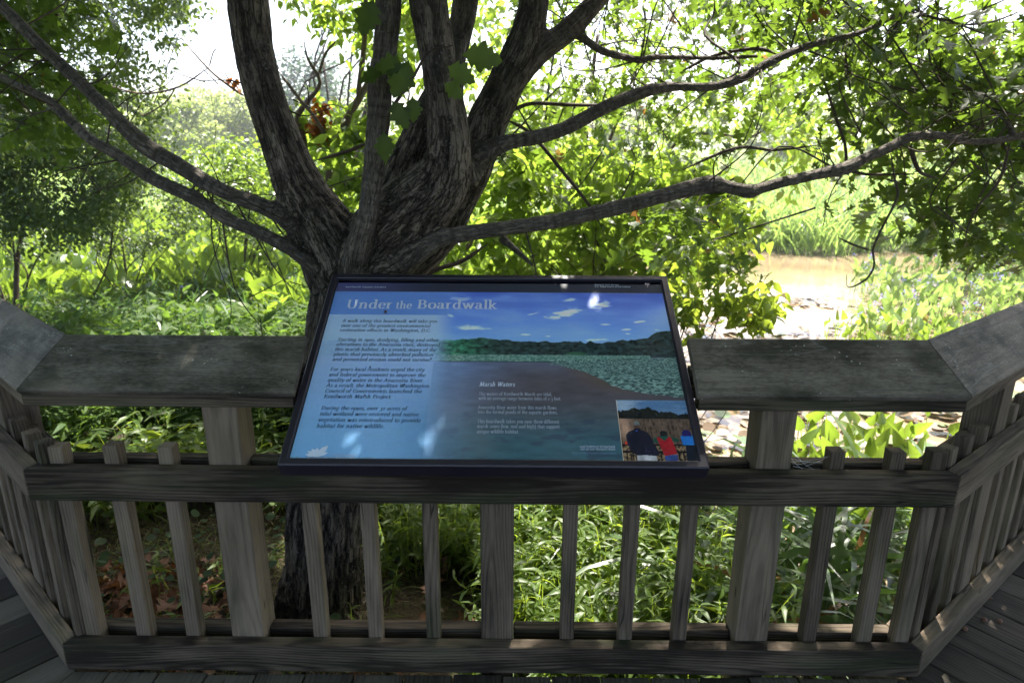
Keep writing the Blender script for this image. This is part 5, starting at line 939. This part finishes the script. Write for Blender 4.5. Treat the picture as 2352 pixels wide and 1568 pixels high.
p3 = scatter(4.0, 13, 7.2, 13.6, 4200, lambda x, y: (x > 4.1+.50*(y-8)+.5*vnoise(np.stack([x*0, y*1.5, x*0], -1))) & (vnoise(np.stack([x*1.1, y*1.1, x*0+3], -1)) > .32) & ~((y > 11.5) & (x < 8.5))); p3[:, 2] = WZ
tag(leaf_obj('marsh_plants', pick(p3, .15, .42, .17), L_reed), 'pale sunlit pickerelweed patch in the water at far right', 'marsh plants', kind='stuff')
fl = p3[RNG.integers(0, len(p3), 240)]; fb = fl+np.stack([RNG.normal(0, .1, 240), RNG.normal(0, .1, 240), RNG.uniform(.35, .52, 240)], 1)
fl2 = p1[RNG.integers(0, len(p1), 160)]; fb2 = fl2+np.stack([RNG.normal(0, .1, 160), RNG.normal(0, .1, 160), RNG.uniform(.6, .75, 160)], 1)
L_violet = leaf_material('violet_petal', (.25, .22, .55, 1), (.35, .32, .65, 1), .4, (.35, .3, .7, 1))
gg = clump_leaves(np.concatenate([fb, fb2]), np.full(400, .035), 9, .03, T_dia, 1.6, (-.3, 1.2), 1); tag(leaf_obj('pickerel_flowers', gg, L_violet), 'small violet flower spikes scattered among the marsh plants', 'flowers', kind='stuff')
# reed meadow on the far bank
m1 = np.concatenate([scatter(-2, 30, 14.6, 42, 15000, lambda x, y: (wm(x, y) < .3) & (x > .05*y)), scatter(0, 16, 13.6, 18, 9000, lambda x, y: (wm(x, y) < .6) & (x > .05*y))])
d = rdir(len(m1), 1.6, 4); V, F, R = blades_geo(m1, d, RNG.uniform(.5, 1.15, len(m1))*(1+m1[:, 1]*.01), .02+m1[:, 1]*.0012, RNG.uniform(.1, .6, len(m1)))
m2 = scatter(-30, 0, 17, 44, 9000, lambda x, y: wm(x, y) < .3); d2 = rdir(len(m2), 1.6, 4); g2 = blades_geo(m2, d2, RNG.uniform(.5, 1.1, len(m2)), .02+m2[:, 1]*.0012, RNG.uniform(.1, .6, len(m2)))
tag(leaf_obj('reed_bed', join_geo((V, F, R), g2), L_reed), 'bright green reed meadow on the far side of the water', 'reeds', kind='stuff')
# strap-leaved clumps by the railing
i1 = scatter(.50, 3.0, 1.85, 3.3, 1250, lambda x, y: (x > .46+.30*(y-1.8)) & ((x-XR)*nR[0]+(y-D0)*nR[1] > .24) & (vnoise(np.stack([x*3, y*3, x*0], -1)) > .22)); i1[:, 2] = np.maximum(i1[:, 2], -.62)
i2 = scatter(-5.5, .1, 4.8, 9.0, 2300, lambda x, y: (wm(x, y) < .3) & (vnoise(np.stack([x*1.3, y*1.3, x*0+9], -1)) > .3)); i0 = scatter(.1, .7, 2.2, 3.2, 36, lambda x, y: x > -9)
ii = np.concatenate([i1, i0]); d = rdir(len(ii), 1.2, 3.2)
tag(leaf_obj('strap_leaved_plants', blades_geo(ii, d, np.minimum(RNG.uniform(.5, 1.0, len(ii)), .22+1.1*np.minimum(np.maximum((ii[:, 0]-XR)*nR[0]+(ii[:, 1]-D0)*nR[1], .05), ii[:, 1]-1.6)), RNG.uniform(.016, .032, len(ii)), RNG.uniform(.5, 1.6, len(ii))), L_strap), 'arching strap-like leaves crowding behind the railing at right', 'marsh plants', kind='stuff')
tag(leaf_obj('strap_leaved_plants', blades_geo(i2, rdir(len(i2), 1.8, 4), RNG.uniform(.6, 1.05, len(i2)), RNG.uniform(.022, .040, len(i2)), RNG.uniform(.1, .8, len(i2))), L_strap2), 'upright dark strap leaves standing in the bank left of the trunk', 'marsh plants', kind='stuff')
# dry grass and leaf litter at left
d1 = scatter(-2.7, -.5, 1.66, 3.3, 8500, lambda x, y: notrunk(x, y, .24) & (np.hypot((x+1.42)/.42, (y-2.22)/.27) > 1)); dd = rdir(len(d1), .1, 1.6); g1 = blades_geo(d1, dd, RNG.uniform(.08, .26, len(d1)), RNG.uniform(.002, .004, len(d1)), RNG.uniform(.6, 2, len(d1)))
d3 = scatter(-.6, 1.2, 1.55, 1.9, 900, lambda x, y: x > -9); g3 = blades_geo(d3, rdir(len(d3), .1, 1.6), RNG.uniform(.06, .16, len(d3)), RNG.uniform(.002, .004, len(d3)), RNG.uniform(.6, 2, len(d3)))
tag(leaf_obj('dry_grass', join_geo(g1, g3), L_dry), 'matted dry grass on the bank at lower left', 'dry grass', kind='stuff')
g1m = scatter(-2.1, -.5, 1.7, 2.9, 1100, lambda x, y: notrunk(x, y, .26)); tag(leaf_obj('green_grass', blades_geo(g1m, rdir(len(g1m), .5, 2), RNG.uniform(.08, .22, len(g1m)), RNG.uniform(.003, .005, len(g1m)), RNG.uniform(.4, 1.6, len(g1m))), L_weed), 'thin green grass growing through the dry mat at lower left', 'grass', kind='stuff')
l1 = scatter(-1.5, -.5, 1.62, 2.5, 150, lambda x, y: notrunk(x, y, .3) & (y < 2.15+.3*vnoise(np.stack([x*4, y*4, x*0], -1)))); l1b = scatter(-1.9, -.9, 1.9, 2.5, 330, lambda x, y: np.hypot((x+1.42)/.42, (y-2.22)/.27) < 1); l2 = scatter(-.5, 2, 1.7, 4.2, 240, lambda x, y: wm(x, y) < .7); ll = np.concatenate([l1, l1b, l2]); ll[:, 2] += .02+RNG.random(len(ll))*.05
tag(leaf_obj('leaf_litter', leaves_geo(ll, rdir(len(ll), -.2, .35), nearup(len(ll), .6), RNG.uniform(.07, .14, len(ll)), T_oak), L_dead), 'curled brown fallen oak leaves on the ground behind the railing', 'leaf litter', kind='stuff')
iv = scatter(-2.3, -.45, 1.8, 3.2, 520, lambda x, y: notrunk(x, y, .26) & (vnoise(np.stack([x*4, y*4, x*0+4], -1)) > .45)); iv[:, 2] += RNG.uniform(.04, .14, len(iv))
tag(leaf_obj('ground_ivy', leaves_geo(iv, rdir(len(iv), -.2, .3), nearup(len(iv), .4), RNG.uniform(.022, .05, len(iv)), T_round, 1.), L_ivy), 'small dark round leaves creeping over the ground at lower left', 'ground cover', kind='stuff')
# floating leaves and lily pads
f1 = scatter(.7, 9, 2.6, 12.2, 4600, lambda x, y: (wm(x, y) > .6) & (vnoise(np.stack([x*.9, y*.9, x*0+8], -1)) > .30-.5*(y < 8)) & ~((y > 9.7+.5*np.sin(x*2)) & (x < .56*y))); f1[:, 2] = WZ+.008+RNG.random(len(f1))*.05
g1 = leaves_geo(f1, rdir(len(f1), -.05, .15), nearup(len(f1), .25), RNG.uniform(.07, .17, len(f1)), T_round, .95)
f2 = scatter(2, 8.5, 5.6, 10.5, 1500, lambda x, y: (wm(x, y) > .6) & ~((y > 8.4) & (x < .30*y+1.7))); f2[:, 2] = WZ+.01; g2 = blades_geo(f2, rdir(len(f2), .1, .9), RNG.uniform(.1, .3, len(f2)), RNG.uniform(.006, .014, len(f2)), RNG.uniform(.5, 2, len(f2)))
tag(leaf_obj('floating_leaves', join_geo(g1, g2), L_float), 'tan and brown dying water-lily leaves covering the shallow water at right', 'floating leaves', kind='stuff')
f3 = scatter(1.4, 9, 3.2, 11, 420, lambda x, y: (wm(x, y) > .7) & ~((y > 8.4) & (x < .30*y+1.9))); f3[:, 2] = WZ+.07
tag(leaf_obj('lily_pads', leaves_geo(f3, rdir(len(f3), -.03, .12), nearup(len(f3), .2), RNG.uniform(.09, .18, len(f3)), T_round, .95), L_lily), 'green lily pads among the dying leaves on the water', 'lily pads', kind='stuff')

# ------------------------------------------------------------------ small things
def acorn(px, py, s, lab):
    p = PZ(px, py, .0); bm = bmesh.new(); bmesh.ops.create_icosphere(bm, subdivisions=2, radius=s)
    for v in bm.verts:
        v.co.z *= .8; v.co += v.co.normalized()*s*.25*(random.random()-.5)
        if v.co.x > s*.3: v.co.y *= .75; v.co.z *= .75; v.co.x *= 1.2
    me = bpy.data.meshes.new('acorn'); bm.to_mesh(me); bm.free(); o = link('acorn', me, M_ac); o.location = p+Vector((0, 0, s*.75)); o.rotation_euler = (0, 0, random.uniform(0, 6)); tag(o, lab, 'acorn', 'acorns fallen on the deck'); return o
M_ac = simple('acorn_brown', lin(112, 78, 60), .6, .4, 0, 500, .4, .4)
def c8(x, y): return ((2550+x/3.1356)*.784, (1500+y/3.1356)*.784)
acorn(*c8(1045, 1000), .0085, 'acorn beside a plank gap, nearest the right lower rail post'); acorn(*c8(1182, 1012), .008, 'lone acorn in the middle of a deck plank at right')
acorn(*c8(866, 1085), .0085, 'acorn against the foot of the right railing'); acorn(*c8(1098, 797), .006, 'smallest acorn, farthest up the right deck')
web = []
for a, b in (((1816, 1052), (1888, 1062)), ((1818, 1060), (1900, 1048)), ((1822, 1070), (1884, 1076)), ((1830, 1048), (1870, 1078)), ((1812, 1046), (1850, 1082)), ((1850, 1070), (1916, 1040)), ((1820, 1064), (1860, 1060))):
    p, q = P(a[0], a[1], 1.545), P(b[0], b[1], 1.55); web.append((catmull([p, (p+q)/2-Vector((0, 0, .004)), q], 4), np.full(9, .0004)))
V, F = tubes(web, 4); tag(link('cobweb', np_mesh('cobweb', V, F), simple('silk', (.55, .55, .55, 1), .5)), 'thin grey cobweb strung beside the post right of the sign', 'cobweb')

# ------------------------------------------------------------------ humid summer air
hz = bpy.data.meshes.new('haze'); bm = bmesh.new(); bmesh.ops.create_cube(bm, size=1)
for v in bm.verts: v.co.x *= 1500; v.co.y *= 1500; v.co.z = -3.2 if v.co.z < 0 else 13
bm.to_mesh(hz); bm.free()
N = NT('haze'); pv = N.n('ShaderNodeVolumePrincipled'); pv.inputs['Color'].default_value = (.93, .97, 1, 1); pv.inputs['Density'].default_value = .0017; pv.inputs['Anisotropy'].default_value = .55
N.l(pv.outputs[0], N.out.inputs['Volume']); tag(link('haze', hz, N.m), kind='stuff')
